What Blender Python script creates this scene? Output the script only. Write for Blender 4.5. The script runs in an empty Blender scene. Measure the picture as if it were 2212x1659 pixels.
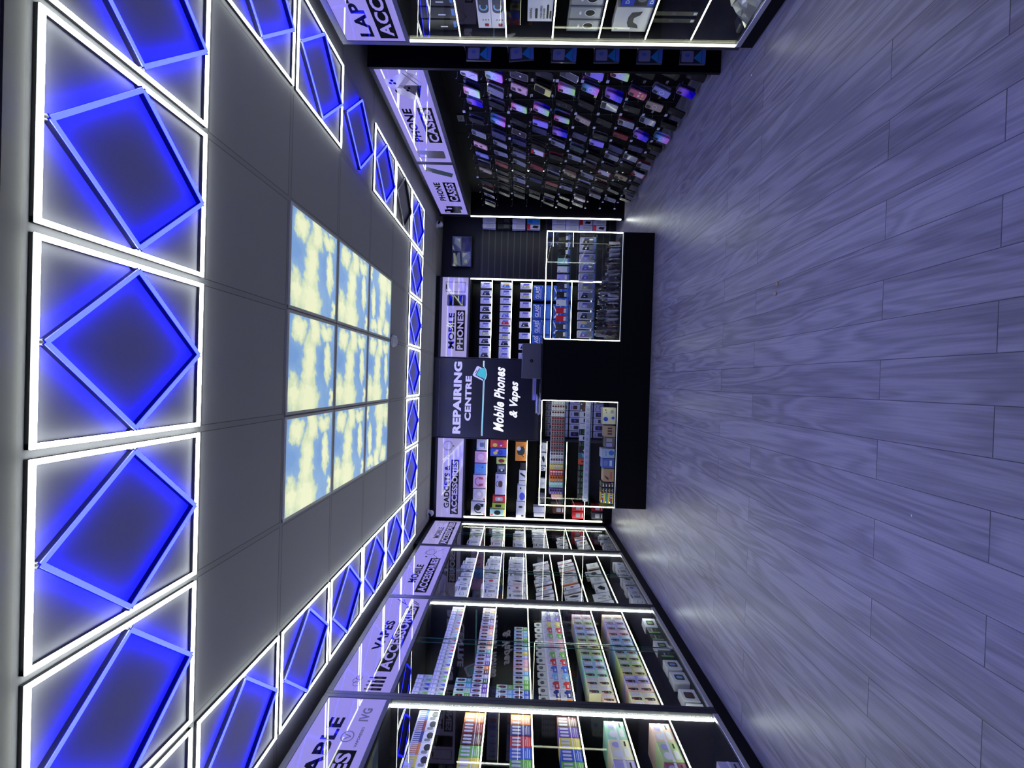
import bpy, math, random
from mathutils import Matrix, Vector
S = bpy.context.scene
COL = S.collection
PI = math.pi
R = math.radians

# ------------------------------------------------------------------ camera
F_PX, YAW, PITCH, ROLL = 881.2, -0.00739, 0.01820, 0.03059
cam_d = bpy.data.cameras.new('camera'); cam = bpy.data.objects.new('camera', cam_d); COL.objects.link(cam)
cam_d.sensor_fit = 'HORIZONTAL'; cam_d.sensor_width = 36.0; cam_d.lens = F_PX * 36.0 / 2212
cam_d.clip_start = 0.05; cam_d.clip_end = 50
fw = Vector((math.sin(YAW) * math.cos(PITCH), math.cos(YAW) * math.cos(PITCH), math.sin(PITCH)))
rt = Vector((math.cos(YAW), -math.sin(YAW), 0)); up = rt.cross(fw)
rt2 = rt * math.cos(ROLL) + up * math.sin(ROLL); up2 = -rt * math.sin(ROLL) + up * math.cos(ROLL)
mx, my, mz = -up2, rt2, -fw            # the phone was held on its side: the picture lies at a quarter turn
cam.matrix_world = Matrix(((mx.x, my.x, mz.x, 0), (mx.y, my.y, mz.y, 0), (mx.z, my.z, mz.z, 1.45), (0, 0, 0, 1)))
S.camera = cam
# ------------------------------------------------------------------ world, exposure
W = bpy.data.worlds.new('world'); S.world = W; W.use_nodes = True
W.node_tree.nodes['Background'].inputs[0].default_value = (0.2, 0.22, 0.4, 1)
W.node_tree.nodes['Background'].inputs[1].default_value = 0.05
S.view_settings.view_transform = 'Standard'; S.view_settings.look = 'None'
S.view_settings.exposure = 0.0; S.view_settings.gamma = 1.0; S.view_settings.use_curve_mapping = False
cy = S.cycles
cy.use_denoising = True; cy.max_bounces = 8; cy.diffuse_bounces = 3; cy.glossy_bounces = 4
cy.transparent_max_bounces = 24; cy.transmission_bounces = 4
cy.caustics_reflective = False; cy.caustics_refractive = False
cy.sample_clamp_indirect = 4.0
L_WHITE, L_BLUE, L_STRIP = 18.0, 54.0, 12.0

# ------------------------------------------------------------------ materials
MATS = {}
def mat(name, col=(0.5, 0.5, 0.5), rough=0.5, metal=0.0, emit=None, strength=0.0, spec=0.5, coat=0.0):
    if name in MATS: return MATS[name]
    m = bpy.data.materials.new(name); m.use_nodes = True
    b = m.node_tree.nodes['Principled BSDF']
    b.inputs['Base Color'].default_value = (*col, 1); b.inputs['Roughness'].default_value = rough
    b.inputs['Metallic'].default_value = metal; b.inputs['Specular IOR Level'].default_value = spec
    b.inputs['Coat Weight'].default_value = coat
    if emit:
        b.inputs['Emission Color'].default_value = (*emit, 1); b.inputs['Emission Strength'].default_value = strength
    MATS[name] = m
    return m
def c(*rgb):                                   # a paint or print colour, sRGB 0-255
    lin = tuple(((v / 255) / 12.92 if v / 255 <= 0.04045 else ((v / 255 + 0.055) / 1.055) ** 2.4) for v in rgb)
    return mat('paint_%d_%d_%d' % rgb, lin, 0.42)
def nodes(name):
    m = bpy.data.materials.new(name); m.use_nodes = True; nt = m.node_tree
    return m, nt, nt.nodes['Principled BSDF'], lambda t: nt.nodes.new(t), lambda a, b: nt.links.new(a, b)

BLACK = mat('black_laminate', (0.0012, 0.0012, 0.0026), 0.42, spec=0.16)
MATTE = mat('matte_black', (0.002, 0.002, 0.0035), 0.6, spec=0.15)
FRAME = mat('dark_powder_coat', (0.016, 0.016, 0.024), 0.45)
ALU = mat('aluminium', (0.62, 0.62, 0.66), 0.28, 1.0)
CHROME = mat('chrome', (0.8, 0.8, 0.82), 0.15, 1.0)
WHITE = c(228, 228, 230); WHITE2 = c(205, 206, 212)
INK = mat('sign_ink', (0.003, 0.003, 0.005), 0.04)
TUBE_W = mat('white_led', (0.8, 0.8, 0.8), 0.4, emit=(0.93, 1.0, 0.93), strength=L_WHITE)
TUBE_B = mat('blue_led', (0.2, 0.2, 0.8), 0.4, emit=(0.0036, 0.0052, 1.0), strength=L_BLUE)
STRIP = mat('led_strip', (0.8, 0.8, 0.7), 0.4, emit=(0.97, 1.0, 0.74), strength=L_STRIP)
STRIP2 = mat('led_strip_soft', (0.8, 0.8, 0.7), 0.4, emit=(1.0, 0.97, 0.74), strength=2.2)
STRIP3 = mat('led_strip_medium', (0.8, 0.8, 0.7), 0.4, emit=(0.97, 1.0, 0.74), strength=5.0)
OFFTUBE = mat('unlit_tube', (0.28, 0.28, 0.32), 0.4)
SIGN = mat('sign_face', (0.04, 0.04, 0.05), 0.03, emit=(0.36, 0.31, 0.90), strength=0.74, spec=0.35)
SIGN2 = mat('sign_face_cool', (0.04, 0.04, 0.05), 0.06, emit=(0.42, 0.38, 0.80), strength=0.74)

def glass(name, tint, base=0.05):
    m = bpy.data.materials.new(name); m.use_nodes = True; nt = m.node_tree; nt.nodes.clear()
    o = nt.nodes.new('ShaderNodeOutputMaterial'); mix = nt.nodes.new('ShaderNodeMixShader')
    tr = nt.nodes.new('ShaderNodeBsdfTransparent'); gl = nt.nodes.new('ShaderNodeBsdfGlossy')
    lw = nt.nodes.new('ShaderNodeLayerWeight'); lw.inputs[0].default_value = 0.5
    pw = nt.nodes.new('ShaderNodeMath'); pw.operation = 'POWER'; pw.inputs[1].default_value = 5
    ml = nt.nodes.new('ShaderNodeMath'); ml.operation = 'MULTIPLY_ADD'; ml.inputs[1].default_value = 1 - base; ml.inputs[2].default_value = base
    tr.inputs[0].default_value = (*tint, 1); gl.inputs['Roughness'].default_value = 0.0
    nt.links.new(lw.outputs['Facing'], pw.inputs[0]); nt.links.new(pw.outputs[0], ml.inputs[0])
    nt.links.new(ml.outputs[0], mix.inputs[0]); nt.links.new(tr.outputs[0], mix.inputs[1]); nt.links.new(gl.outputs[0], mix.inputs[2])
    nt.links.new(mix.outputs[0], o.inputs[0]); MATS[name] = m
    return m
GLASS = glass('clear_glass', (0.97, 0.985, 0.98), 0.035)
GEDGE = mat('glass_edge', (0.012, 0.07, 0.058), 0.3, spec=0.3)
FILM = glass('plastic_film', (0.80, 0.80, 0.82), 0.16)

def floor_mat():
    m, nt, b, N, K = nodes('grey_oak_laminate')
    tc = N('ShaderNodeTexCoord'); mp = N('ShaderNodeMapping'); mp.inputs['Rotation'].default_value = (0, 0, R(90)); mp.inputs['Location'].default_value = (-0.02, 0.0307, 0)
    K(tc.outputs['Object'], mp.inputs[0])
    br = N('ShaderNodeTexBrick'); K(mp.outputs[0], br.inputs[0])
    br.offset = 0.31; br.offset_frequency = 2
    br.inputs['Scale'].default_value = 1.0; br.inputs['Brick Width'].default_value = 1.29; br.inputs['Row Height'].default_value = 0.1605
    br.inputs['Mortar Size'].default_value = 0.0016; br.inputs['Mortar Smooth'].default_value = 0.3; br.inputs['Bias'].default_value = 0
    br.inputs['Color1'].default_value = (0, 0, 0, 1); br.inputs['Color2'].default_value = (1, 1, 1, 1); br.inputs['Mortar'].default_value = (0.5, 0.5, 0.5, 1)
    # grain, shifted from plank to plank
    sc = N('ShaderNodeVectorMath'); sc.operation = 'MULTIPLY'; sc.inputs[1].default_value = (4.0, 0.55, 1)
    K(tc.outputs['Object'], sc.inputs[0])
    ad = N('ShaderNodeVectorMath'); ad.operation = 'MULTIPLY_ADD'; K(br.outputs['Color'], ad.inputs[0]); ad.inputs[1].default_value = (9, 13, 5); K(sc.outputs[0], ad.inputs[2])
    n1 = N('ShaderNodeTexNoise'); n1.inputs['Scale'].default_value = 1.5; n1.inputs['Detail'].default_value = 2.2; n1.inputs['Distortion'].default_value = 0.7; K(ad.outputs[0], n1.inputs[0])
    wv = N('ShaderNodeMath'); wv.operation = 'SINE'; mu = N('ShaderNodeMath'); mu.operation = 'MULTIPLY'; mu.inputs[1].default_value = 48; K(n1.outputs[0], mu.inputs[0]); K(mu.outputs[0], wv.inputs[0])
    s2 = N('ShaderNodeVectorMath'); s2.operation = 'MULTIPLY'; s2.inputs[1].default_value = (60, 2.5, 1); K(tc.outputs['Object'], s2.inputs[0])
    n2 = N('ShaderNodeTexNoise'); n2.inputs['Scale'].default_value = 2.0; n2.inputs['Detail'].default_value = 4; K(s2.outputs[0], n2.inputs[0])
    def ma(op, a, b2, v=None):
        q = N('ShaderNodeMath'); q.operation = op; K(a, q.inputs[0])
        if b2 is not None: K(b2, q.inputs[1])
        if v is not None:
            q.inputs[1 if b2 is None else 2].default_value = v
        return q.outputs[0]
    g = ma('MULTIPLY', wv.outputs[0], None, 0.085)
    g2 = ma('MULTIPLY', n2.outputs[0], None, 0.40)
    g = ma('ADD', g, g2)
    pl = ma('MULTIPLY', br.outputs['Color'], None, 0.09)
    g = ma('ADD', g, pl)
    n3 = ma('MULTIPLY', n1.outputs[0], None, 0.35)
    g = ma('ADD', g, n3)
    rp = N('ShaderNodeValToRGB'); K(g, rp.inputs[0]); e = rp.color_ramp.elements
    e[0].position = 0.20; e[0].color = (0.098, 0.092, 0.110, 1); e[1].position = 0.78; e[1].color = (0.32, 0.305, 0.345, 1)
    mx_ = N('ShaderNodeMixRGB'); K(br.outputs['Fac'], mx_.inputs[0]); K(rp.outputs[0], mx_.inputs[1]); mx_.inputs[2].default_value = (0.03, 0.03, 0.035, 1)
    K(mx_.outputs[0], b.inputs['Base Color'])
    b.inputs['Roughness'].default_value = 0.36; b.inputs['Specular IOR Level'].default_value = 0.45
    bp = N('ShaderNodeBump'); bp.inputs['Strength'].default_value = 0.12; bp.inputs['Distance'].default_value = 0.002; K(g, bp.inputs['Height']); K(bp.outputs[0], b.inputs['Normal'])
    return m
def tile_mat():
    m, nt, b, N, K = nodes('ceiling_tiles')
    tc = N('ShaderNodeTexCoord'); mp = N('ShaderNodeMapping'); mp.inputs['Location'].default_value = (-0.966, -1.037, 0)
    K(tc.outputs['Object'], mp.inputs[0]); sp = N('ShaderNodeSeparateXYZ'); K(mp.outputs[0], sp.inputs[0])
    def edge(o):
        a = N('ShaderNodeMath'); a.operation = 'PINGPONG'; a.inputs[1].default_value = 0.3; K(o, a.inputs[0])
        return a.outputs[0]
    mn = N('ShaderNodeMath'); mn.operation = 'MINIMUM'; K(edge(sp.outputs[0]), mn.inputs[0]); K(edge(sp.outputs[1]), mn.inputs[1])
    rp = N('ShaderNodeValToRGB'); K(mn.outputs[0], rp.inputs[0]); rp.color_ramp.interpolation = 'CONSTANT'
    e = rp.color_ramp.elements; e[0].position = 0; e[0].color = (0.31, 0.31, 0.34, 1); e[1].position = 0.0115; e[1].color = (0.16, 0.16, 0.17, 1)
    x = rp.color_ramp.elements.new(0.0135); x.color = (0.33, 0.33, 0.37, 1)
    nz = N('ShaderNodeTexNoise'); nz.inputs['Scale'].default_value = 300; K(tc.outputs['Object'], nz.inputs[0])
    bp = N('ShaderNodeBump'); bp.inputs['Strength'].default_value = 0.1; bp.inputs['Distance'].default_value = 0.001; K(nz.outputs[0], bp.inputs['Height']); K(bp.outputs[0], b.inputs['Normal'])
    K(rp.outputs[0], b.inputs['Base Color']); b.inputs['Roughness'].default_value = 0.85; b.inputs['Specular IOR Level'].default_value = 0.2
    return m
def cloud_mat():
    m, nt, b, N, K = nodes('backlit_cloud_print')
    def vm(op, a, v, out=0):
        q = N('ShaderNodeVectorMath'); q.operation = op; K(a, q.inputs[0])
        if v is not None: q.inputs[1].default_value = v
        return q.outputs['Value'] if op == 'LENGTH' else q.outputs[0]
    def mm(op, a, c_, v=None):
        q = N('ShaderNodeMath'); q.operation = op
        if isinstance(a, float): q.inputs[0].default_value = a
        else: K(a, q.inputs[0])
        if c_ is not None: K(c_, q.inputs[1])
        if v is not None: q.inputs[1].default_value = v
        return q.outputs[0]
    tc = N('ShaderNodeTexCoord'); P0 = tc.outputs['Object']
    wn = N('ShaderNodeTexNoise'); wn.inputs['Scale'].default_value = 9; wn.inputs['Detail'].default_value = 7; wn.inputs['Roughness'].default_value = 0.62; K(P0, wn.inputs[0])
    w1 = vm('SUBTRACT', wn.outputs['Color'], (0.5, 0.5, 0.5)); q = N('ShaderNodeVectorMath'); q.operation = 'MULTIPLY_ADD'; K(w1, q.inputs[0]); q.inputs[1].default_value = (0.24, 0.16, 0); K(P0, q.inputs[2]); P1 = q.outputs[0]
    d = None       # cloud masses of the printed picture: (along the depth, across, radius, radius)
    for u, v, ru, rv in ((.42, .50, .15, .42), (.40, .88, .27, .26), (.83, .48, .085, .30), (.10, .82, .17, .20), (.20, .14, .13, .17), (.52, .12, .13, .22), (.80, .12, .16, .14), (.97, .88, .07, .10)):
        c0 = ((.5 - v) * .56, (u - .5) * .56, 0)
        e = vm('LENGTH', vm('DIVIDE', vm('SUBTRACT', P1, c0), (rv * .56, ru * .56, 1)), None)
        e = mm('SUBTRACT', 1.0, e); d = e if d is None else mm('MAXIMUM', d, e)
    n = N('ShaderNodeTexNoise'); n.inputs['Scale'].default_value = 16; n.inputs['Detail'].default_value = 6; n.inputs['Roughness'].default_value = 0.6; K(P0, n.inputs[0])
    d = mm('ADD', d, mm('MULTIPLY', mm('SUBTRACT', n.outputs[0], None, 0.5), None, 0.7))
    rp = N('ShaderNodeValToRGB'); K(mm('MULTIPLY_ADD', d, None, 0.5), rp.inputs[0]); rp.inputs[0].links[0].from_node.inputs[2].default_value = 0.5
    e = rp.color_ramp.elements
    e[0].position = 0.15; e[0].color = (0.17, 0.33, 0.66, 1); e[1].position = 0.80; e[1].color = (0.86, 0.90, 0.60, 1)
    for p_, q_ in ((0.46, (0.24, 0.42, 0.70, 1)), (0.52, (0.42, 0.56, 0.58, 1)), (0.60, (0.64, 0.74, 0.50, 1))):
        x = e.new(p_); x.color = q_
    b.inputs['Base Color'].default_value = (0.05, 0.05, 0.05, 1); b.inputs['Roughness'].default_value = 0.4
    K(rp.outputs[0], b.inputs['Emission Color']); b.inputs['Emission Strength'].default_value = 0.95
    return m
def slat_mat():
    m, nt, b, N, K = nodes('black_slatwall')
    tc = N('ShaderNodeTexCoord'); sp = N('ShaderNodeSeparateXYZ'); K(tc.outputs['Object'], sp.inputs[0])
    a = N('ShaderNodeMath'); a.operation = 'PINGPONG'; a.inputs[1].default_value = 0.05; K(sp.outputs[2], a.inputs[0])
    rp = N('ShaderNodeValToRGB'); K(a.outputs[0], rp.inputs[0]); rp.color_ramp.interpolation = 'CONSTANT'
    e = rp.color_ramp.elements; e[0].color = (0.05, 0.05, 0.06, 1); e[1].position = 0.004; e[1].color = (0.006, 0.006, 0.010, 1)
    K(rp.outputs[0], b.inputs['Base Color']); b.inputs['Roughness'].default_value = 0.5
    return m
def grad_mat(name, cols, rough=0.25, axis=2, metal=0.0):
    m, nt, b, N, K = nodes(name)
    tc = N('ShaderNodeTexCoord'); sp = N('ShaderNodeSeparateXYZ'); K(tc.outputs['Generated'], sp.inputs[0])
    rp = N('ShaderNodeValToRGB'); K(sp.outputs[axis], rp.inputs[0]); e = rp.color_ramp.elements
    e[0].color = (*cols[0], 1); e[1].color = (*cols[-1], 1)
    for i, q in enumerate(cols[1:-1]):
        x = e.new((i + 1) / (len(cols) - 1)); x.color = (*q, 1)
    K(rp.outputs[0], b.inputs['Base Color']); b.inputs['Roughness'].default_value = rough; b.inputs['Metallic'].default_value = metal
    MATS[name] = m
    return m
FLOOR_M, TILE_M, CLOUD_M, SLAT_M = floor_mat(), tile_mat(), cloud_mat(), slat_mat()

# ------------------------------------------------------------------ mesh builder
class MB:
    def __init__(s): s.v, s.f, s.m, s.ms, s.sm = [], [], [], [], []
    def mi(s, m):
        if m not in s.ms: s.ms.append(m)
        return s.ms.index(m)
    def add(s, vs, fs, m, smooth=False, M=None):
        k = len(s.v); i = s.mi(m)
        for p in vs:
            p = Vector(p)
            s.v.append(tuple(M @ p) if M is not None else tuple(p))
        for f in fs: s.f.append(tuple(k + a for a in f)); s.m.append(i); s.sm.append(smooth)
        return s
    def box(s, x0, x1, y0, y1, z0, z1, m, b=0.0, M=None):
        if b <= 0:
            vs = [(x, y, z) for x in (x0, x1) for y in (y0, y1) for z in (z0, z1)]
            fs = [(0, 1, 3, 2), (4, 6, 7, 5), (0, 4, 5, 1), (2, 3, 7, 6), (0, 2, 6, 4), (1, 5, 7, 3)]
            return s.add(vs, fs, m, M=M)
        # chamfered on every edge
        vs, idx = [], {}
        def V(*p):
            p = tuple(round(q, 6) for q in p)
            if p not in idx: idx[p] = len(vs); vs.append(p)
            return idx[p]
        X, Y, Z = (x0, x1), (y0, y1), (z0, z1)
        g = lambda t, i: (t[i] + (b if i == 0 else -b))
        def P(ix, iy, iz, ax):
            return V(X[ix] if ax == 0 else g(X, ix), Y[iy] if ax == 1 else g(Y, iy), Z[iz] if ax == 2 else g(Z, iz))
        fs = []
        for i in (0, 1):
            q = [(0, 0), (1, 0), (1, 1), (0, 1)]; q = q if i else q[::-1]
            fs.append(tuple(P(i, a, c_, 0) for a, c_ in q))
            fs.append(tuple(P(c_, i, a, 1) for a, c_ in q))
            fs.append(tuple(P(a, c_, i, 2) for a, c_ in q))
        for i in (0, 1):
            for j in (0, 1):
                fl = lambda q: q if (i + j) % 2 == 0 else q[::-1]
                fs.append(fl((P(i, j, 0, 0), P(i, j, 0, 1), P(i, j, 1, 1), P(i, j, 1, 0))))
                fs.append(fl((P(0, i, j, 1), P(0, i, j, 2), P(1, i, j, 2), P(1, i, j, 1))))
                fs.append(fl((P(i, 0, j, 2), P(i, 0, j, 0), P(i, 1, j, 0), P(i, 1, j, 2))))
        for i in (0, 1):
            for j in (0, 1):
                for k in (0, 1):
                    t = (P(i, j, k, 0), P(i, j, k, 1), P(i, j, k, 2))
                    fs.append(t if (i + j + k) % 2 == 1 else t[::-1])
        return s.add(vs, fs, m, M=M)
    def bar(s, a, b, w, h, m, nrm=(0, 0, 1)):            # a rectangular bar from a to b, w across, h along nrm
        a, b, n = Vector(a), Vector(b), Vector(nrm).normalized(); d = (b - a); L = d.length; d.normalize(); q = n.cross(d)
        M = Matrix((( d.x, q.x, n.x, a.x), (d.y, q.y, n.y, a.y), (d.z, q.z, n.z, a.z), (0, 0, 0, 1)))
        return s.box(0, L, -w / 2, w / 2, -h / 2, h / 2, m, M=M)
    def tube(s, pts, r, m, n=8, cap=True):
        pts = [Vector(p) for p in pts]; vs, fs = [], []
        ref = Vector((0.31, 0.17, 0.93)).normalized()
        for i, p in enumerate(pts):
            d = (pts[min(i + 1, len(pts) - 1)] - pts[max(i - 1, 0)]).normalized()
            if abs(d.dot(ref)) > 0.97: ref = Vector((1, 0, 0.1)).normalized()
            a = d.cross(ref).normalized(); b = d.cross(a)
            rr = r[i] if isinstance(r, (list, tuple)) else r
            for k in range(n):
                t = 2 * PI * k / n; vs.append(p + a * math.cos(t) * rr + b * math.sin(t) * rr)
        for i in range(len(pts) - 1):
            for k in range(n): fs.append((i * n + k, i * n + (k + 1) % n, (i + 1) * n + (k + 1) % n, (i + 1) * n + k))
        if cap: fs += [tuple(range(n))[::-1], tuple((len(pts) - 1) * n + k for k in range(n))]
        return s.add(vs, fs, m, True)
    def lathe(s, prof, m, n=24, M=None):                 # prof: (radius, z)
        vs, fs = [], []
        for r_, z in prof:
            for k in range(n): t = 2 * PI * k / n; vs.append((r_ * math.cos(t), r_ * math.sin(t), z))
        for i in range(len(prof) - 1):
            for k in range(n): fs.append((i * n + k, i * n + (k + 1) % n, (i + 1) * n + (k + 1) % n, (i + 1) * n + k))
        return s.add(vs, fs, m, True, M)
    # flat art on a front face (facing -y); coordinates in metres in x, z
    def poly(s, pts, y, m): return s.add([(x, y, z) for x, z in pts], [tuple(range(len(pts)))], m)
    def rect(s, x0, z0, x1, z1, y, m): return s.poly([(x0, z0), (x1, z0), (x1, z1), (x0, z1)], y, m)
    def ell(s, cx, cz, rx, rz, y, m, n=20): return s.poly([(cx + rx * math.cos(2 * PI * k / n), cz + rz * math.sin(2 * PI * k / n)) for k in range(n)], y, m)
    def arc(s, cx, cz, r, w, a0, a1, y, m, n=20, ry=1.0):
        vs = []
        for k in range(n + 1):
            t = R(a0 + (a1 - a0) * k / n)
            for q in (r - w / 2, r + w / 2): vs.append((cx + q * math.cos(t), y, cz + q * math.sin(t) * ry))
        return s.add(vs, [(2 * k, 2 * k + 1, 2 * k + 3, 2 * k + 2) for k in range(n)], m)
    def rrect(s, x0, z0, x1, z1, r, y, m, n=5):
        r = min(r, abs(x1 - x0) * 0.49, abs(z1 - z0) * 0.49); pts = []
        for cx, cz, a in ((x1 - r, z0 + r, -90), (x1 - r, z1 - r, 0), (x0 + r, z1 - r, 90), (x0 + r, z0 + r, 180)):
            for k in range(n + 1): t = R(a + 90 * k / n); pts.append((cx + r * math.cos(t), cz + r * math.sin(t)))
        return s.poly(pts, y, m)
    def line(s, pts, w, y, m):                           # flat polyline
        for (x0, z0), (x1, z1) in zip(pts, pts[1:]):
            dx, dz = x1 - x0, z1 - z0; L = math.hypot(dx, dz) or 1; nx, nz = -dz / L * w / 2, dx / L * w / 2
            s.poly([(x0 - nx, z0 - nz), (x1 - nx, z1 - nz), (x1 + nx, z1 + nz), (x0 + nx, z0 + nz)], y, m)
        return s
    def text(s, body, x0, z0, x1, z1, y, m, bold=0.03, shear=0.0, depth=0.0):
        vs, fs = glyphs(body, bold, shear)
        w = max(v[0] for v in vs) - min(v[0] for v in vs); h = max(v[1] for v in vs) - min(v[1] for v in vs)
        ox, oy = min(v[0] for v in vs), min(v[1] for v in vs)
        P = [(x0 + (a - ox) / w * (x1 - x0), z0 + (b - oy) / h * (z1 - z0)) for a, b in vs]
        s.add([(a, y, b) for a, b in P], fs, m)
        return s
    def mesh(s, name):
        me = bpy.data.meshes.new(name); me.from_pydata(s.v, [], s.f)
        for m in s.ms: me.materials.append(m)
        me.polygons.foreach_set('material_index', s.m); me.polygons.foreach_set('use_smooth', s.sm); me.update()
        return me
    def build(s, name, parent=None):
        o = bpy.data.objects.new(name, s.mesh(name)); COL.objects.link(o)
        if parent is not None: o.parent = parent
        return o
GL = {}
def glyphs(body, bold, shear):
    k = (body, bold, shear)
    if k not in GL:
        cu = bpy.data.curves.new('letters', 'FONT'); cu.body = body; cu.offset = bold; cu.shear = shear; cu.resolution_u = 3; cu.fill_mode = 'FRONT'
        if bold > 0.02: cu.space_character = 1.06
        o = bpy.data.objects.new('letters', cu); COL.objects.link(o)
        dg = bpy.context.evaluated_depsgraph_get(); me = o.evaluated_get(dg).to_mesh()
        GL[k] = ([(v.co.x, v.co.y) for v in me.vertices], [tuple(p.vertices) for p in me.polygons])
        o.evaluated_get(dg).to_mesh_clear(); bpy.data.objects.remove(o); bpy.data.curves.remove(cu)
    return GL[k]

# ------------------------------------------------------------------ object helpers
LABELS = {}
def tag(o, label, cat, group=None):
    o['label'] = label; o['category'] = cat
    if group: o['group'] = group
    if label in LABELS: print('DUPLICATE LABEL', label)
    LABELS[label] = 1
    return o
def thing(name, label, cat, frame, group=None, at=(0, 0, 0)):
    o = bpy.data.objects.new(name, None); COL.objects.link(o); o.matrix_world = frame @ Matrix.Translation(at)
    o.empty_display_size = 0.1
    return tag(o, label, cat, group)
def struct(o): o['kind'] = 'structure'; return o
def frame(x, y, rot, z=0.0): return Matrix.Translation((x, y, z)) @ Matrix.Rotation(R(rot), 4, 'Z')
PROTO = {}
def put(name, me, F, pos, label, cat, group=None, rot=(0, 0, 0)):
    """one more of a kind: an object of its own that shares its mesh"""
    o = bpy.data.objects.new(name, me); COL.objects.link(o)
    M = F @ Matrix.Translation(pos)
    for a, ax in zip(rot, 'XYZ'):
        if a: M = M @ Matrix.Rotation(R(a), 4, ax)
    o.matrix_world = M
    return tag(o, label, cat, group)
_o = ['zeroth', 'first', 'second', 'third', 'fourth', 'fifth', 'sixth', 'seventh', 'eighth', 'ninth', 'tenth', 'eleventh', 'twelfth', 'thirteenth', 'fourteenth', 'fifteenth', 'sixteenth', 'seventeenth', 'eighteenth', 'nineteenth', 'twentieth']
def nth(n):
    if n <= 20: return _o[n]
    t = {2: 'twenty', 3: 'thirty', 4: 'forty'}[n // 10]
    return t + '-' + _o[n % 10] if n % 10 else t[:-1] + 'ieth'
rnd = random.Random(11)

# ------------------------------------------------------------------ room
CZ = 2.75
XL, XR, YB, YF = -2.62, 2.80, 6.52, -2.2
def slab(name, x0, x1, y0, y1, z0, z1, m): return struct(MB().box(x0, x1, y0, y1, z0, z1, m).build(name))
slab('floor', XL - .1, XR + .1, YF - .1, YB + .1, -0.08, 0, FLOOR_M)
slab('ceiling', XL - .1, XR + .1, YF - .1, YB + .1, CZ, CZ + 0.08, TILE_M)
WALLP = mat('charcoal_wall_paint', (0.012, 0.012, 0.020), 0.6)
slab('wall_left', XL - .1, XL, YF, YB, 0, CZ, WALLP)
slab('wall_right', XR, XR + .1, YF, YB, 0, CZ, WALLP)
slab('wall_back', XL - .1, XR + .1, YB, YB + .1, 0, CZ, WALLP)
slab('wall_front', XL - .1, XR + .1, YF - .1, YF, 0, CZ, WALLP)
struct(MB().box(XL, XR, 0.985, 1.030, CZ - 0.007, CZ, mat('ceiling_rail', (0.42, 0.42, 0.40), 0.5)).box(XL, XR, 0.955, 0.970, CZ - 0.003, CZ, MATTE).build('trim_1'))

# ------------------------------------------------------------------ ceiling lights
GX, GY, T = 0.966, 1.037, 0.6
def tile_c(i, j): return (GX - T * (i + 0.5), GY + T * (j + 0.5))
def square_light_parts():
    h = MB(); o, w = 0.287, 0.016; tubes = []
    z = -0.028
    for k in range(4):
        a = R(90 * k); M = Matrix.Rotation(a, 4, 'Z')
        h.box(-o, o, o - w, o, z + 0.016, 0, FRAME, M=M)
        tubes.append(MB().box(-o + (w if k % 2 else 0), o - (w if k % 2 else 0), o - w, o, z + 0.011, z + 0.016, TUBE_W, 0.0015, M=M).mesh('light_tube'))
    return h.mesh('housing'), tubes
def diamond_light_parts(tm):
    h = MB(); q = 0.278; tubes = []; z = -0.024; cs = [(q, 0), (0, q), (-q, 0), (0, -q)]
    for k in range(4):
        a, b = Vector((*cs[k], z + 0.018)), Vector((*cs[(k + 1) % 4], z + 0.018))
        n = Vector((a.x + b.x, a.y + b.y, 0)).normalized() * 0.011
        h.bar(a - n, b - n, 0.005, 0.036, FRAME)
        a2, b2 = a - n, b - n; d = (b2 - a2).normalized(); a2 += d * 0.012; b2 -= d * 0.012; a2.z = b2.z = z - 0.001
        tubes.append(MB().bar(a2, b2, 0.014, 0.003, tm).mesh('light_tube'))
    return h.mesh('housing'), tubes
SQ, DI, DI0 = square_light_parts(), diamond_light_parts(TUBE_B), diamond_light_parts(OFFTUBE)
def hang(name, parts, loc, label, cat, group):
    t = thing(name, label, cat, Matrix.Translation(loc), group)
    for nm, me in [('housing', parts[0])] + [('light_tube', q) for q in parts[1]]:
        o = bpy.data.objects.new(nm, me); COL.objects.link(o); o.parent = t
    return t
ring = [(i, 0) for i in range(-2, 5)] + [(i, 6) for i in range(-2, 5)] + [(s, j) for s in (-2, 4) for j in range(1, 6)]
def where(i, j):
    if j == 0: return 'in the row across the entrance, %s from the phone cases wall' % nth(i + 3)
    if j == 6: return 'in the row before the counter, %s from the phone cases wall' % nth(i + 3)
    return 'above the %s wall, %s toward the counter' % ('phone cases' if i == -2 else 'vapes', nth(j))
for i, j in ring:
    x, y = tile_c(i, j)
    if (i, j) != (-2, 3):
        hang('square_ceiling_light', SQ, (x, y, CZ), 'white square light ' + where(i, j), 'ceiling light', 'white square ceiling lights')
    lit = (i, j) != (-2, 5)
    hang('diamond_ceiling_light', DI if lit else DI0, (x, y, CZ), ('blue diamond light ' if lit else 'unlit grey diamond light ') + where(i, j), 'ceiling light', 'blue diamond ceiling lights')
sky_frame = MB(); 
for k in range(4): sky_frame.box(-0.295, 0.295, 0.279, 0.295, -0.006, 0, mat('white_bezel', (0.55, 0.55, 0.56), 0.5), M=Matrix.Rotation(R(90 * k), 4, 'Z'))
sky_frame = sky_frame.mesh('bezel'); sky_face = MB().box(-0.279, 0.279, -0.279, 0.279, -0.004, 0, CLOUD_M).mesh('diffuser')
for a in range(3):
    for b in range(3):
        x, y = tile_c(a, b + 2)
        t = thing('sky_panel_light', 'cloudy sky ceiling panel, %s from the phone cases side, %s row from the entrance' % (nth(a + 1), nth(b + 1)), 'ceiling light', frame(x, y, 180 if (b == 2 and a != 1) else 0, CZ), 'sky picture ceiling panels')
        for nm, me in (('bezel', sky_frame), ('diffuser', sky_face)):
            o = bpy.data.objects.new(nm, me); COL.objects.link(o); o.parent = t

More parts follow.
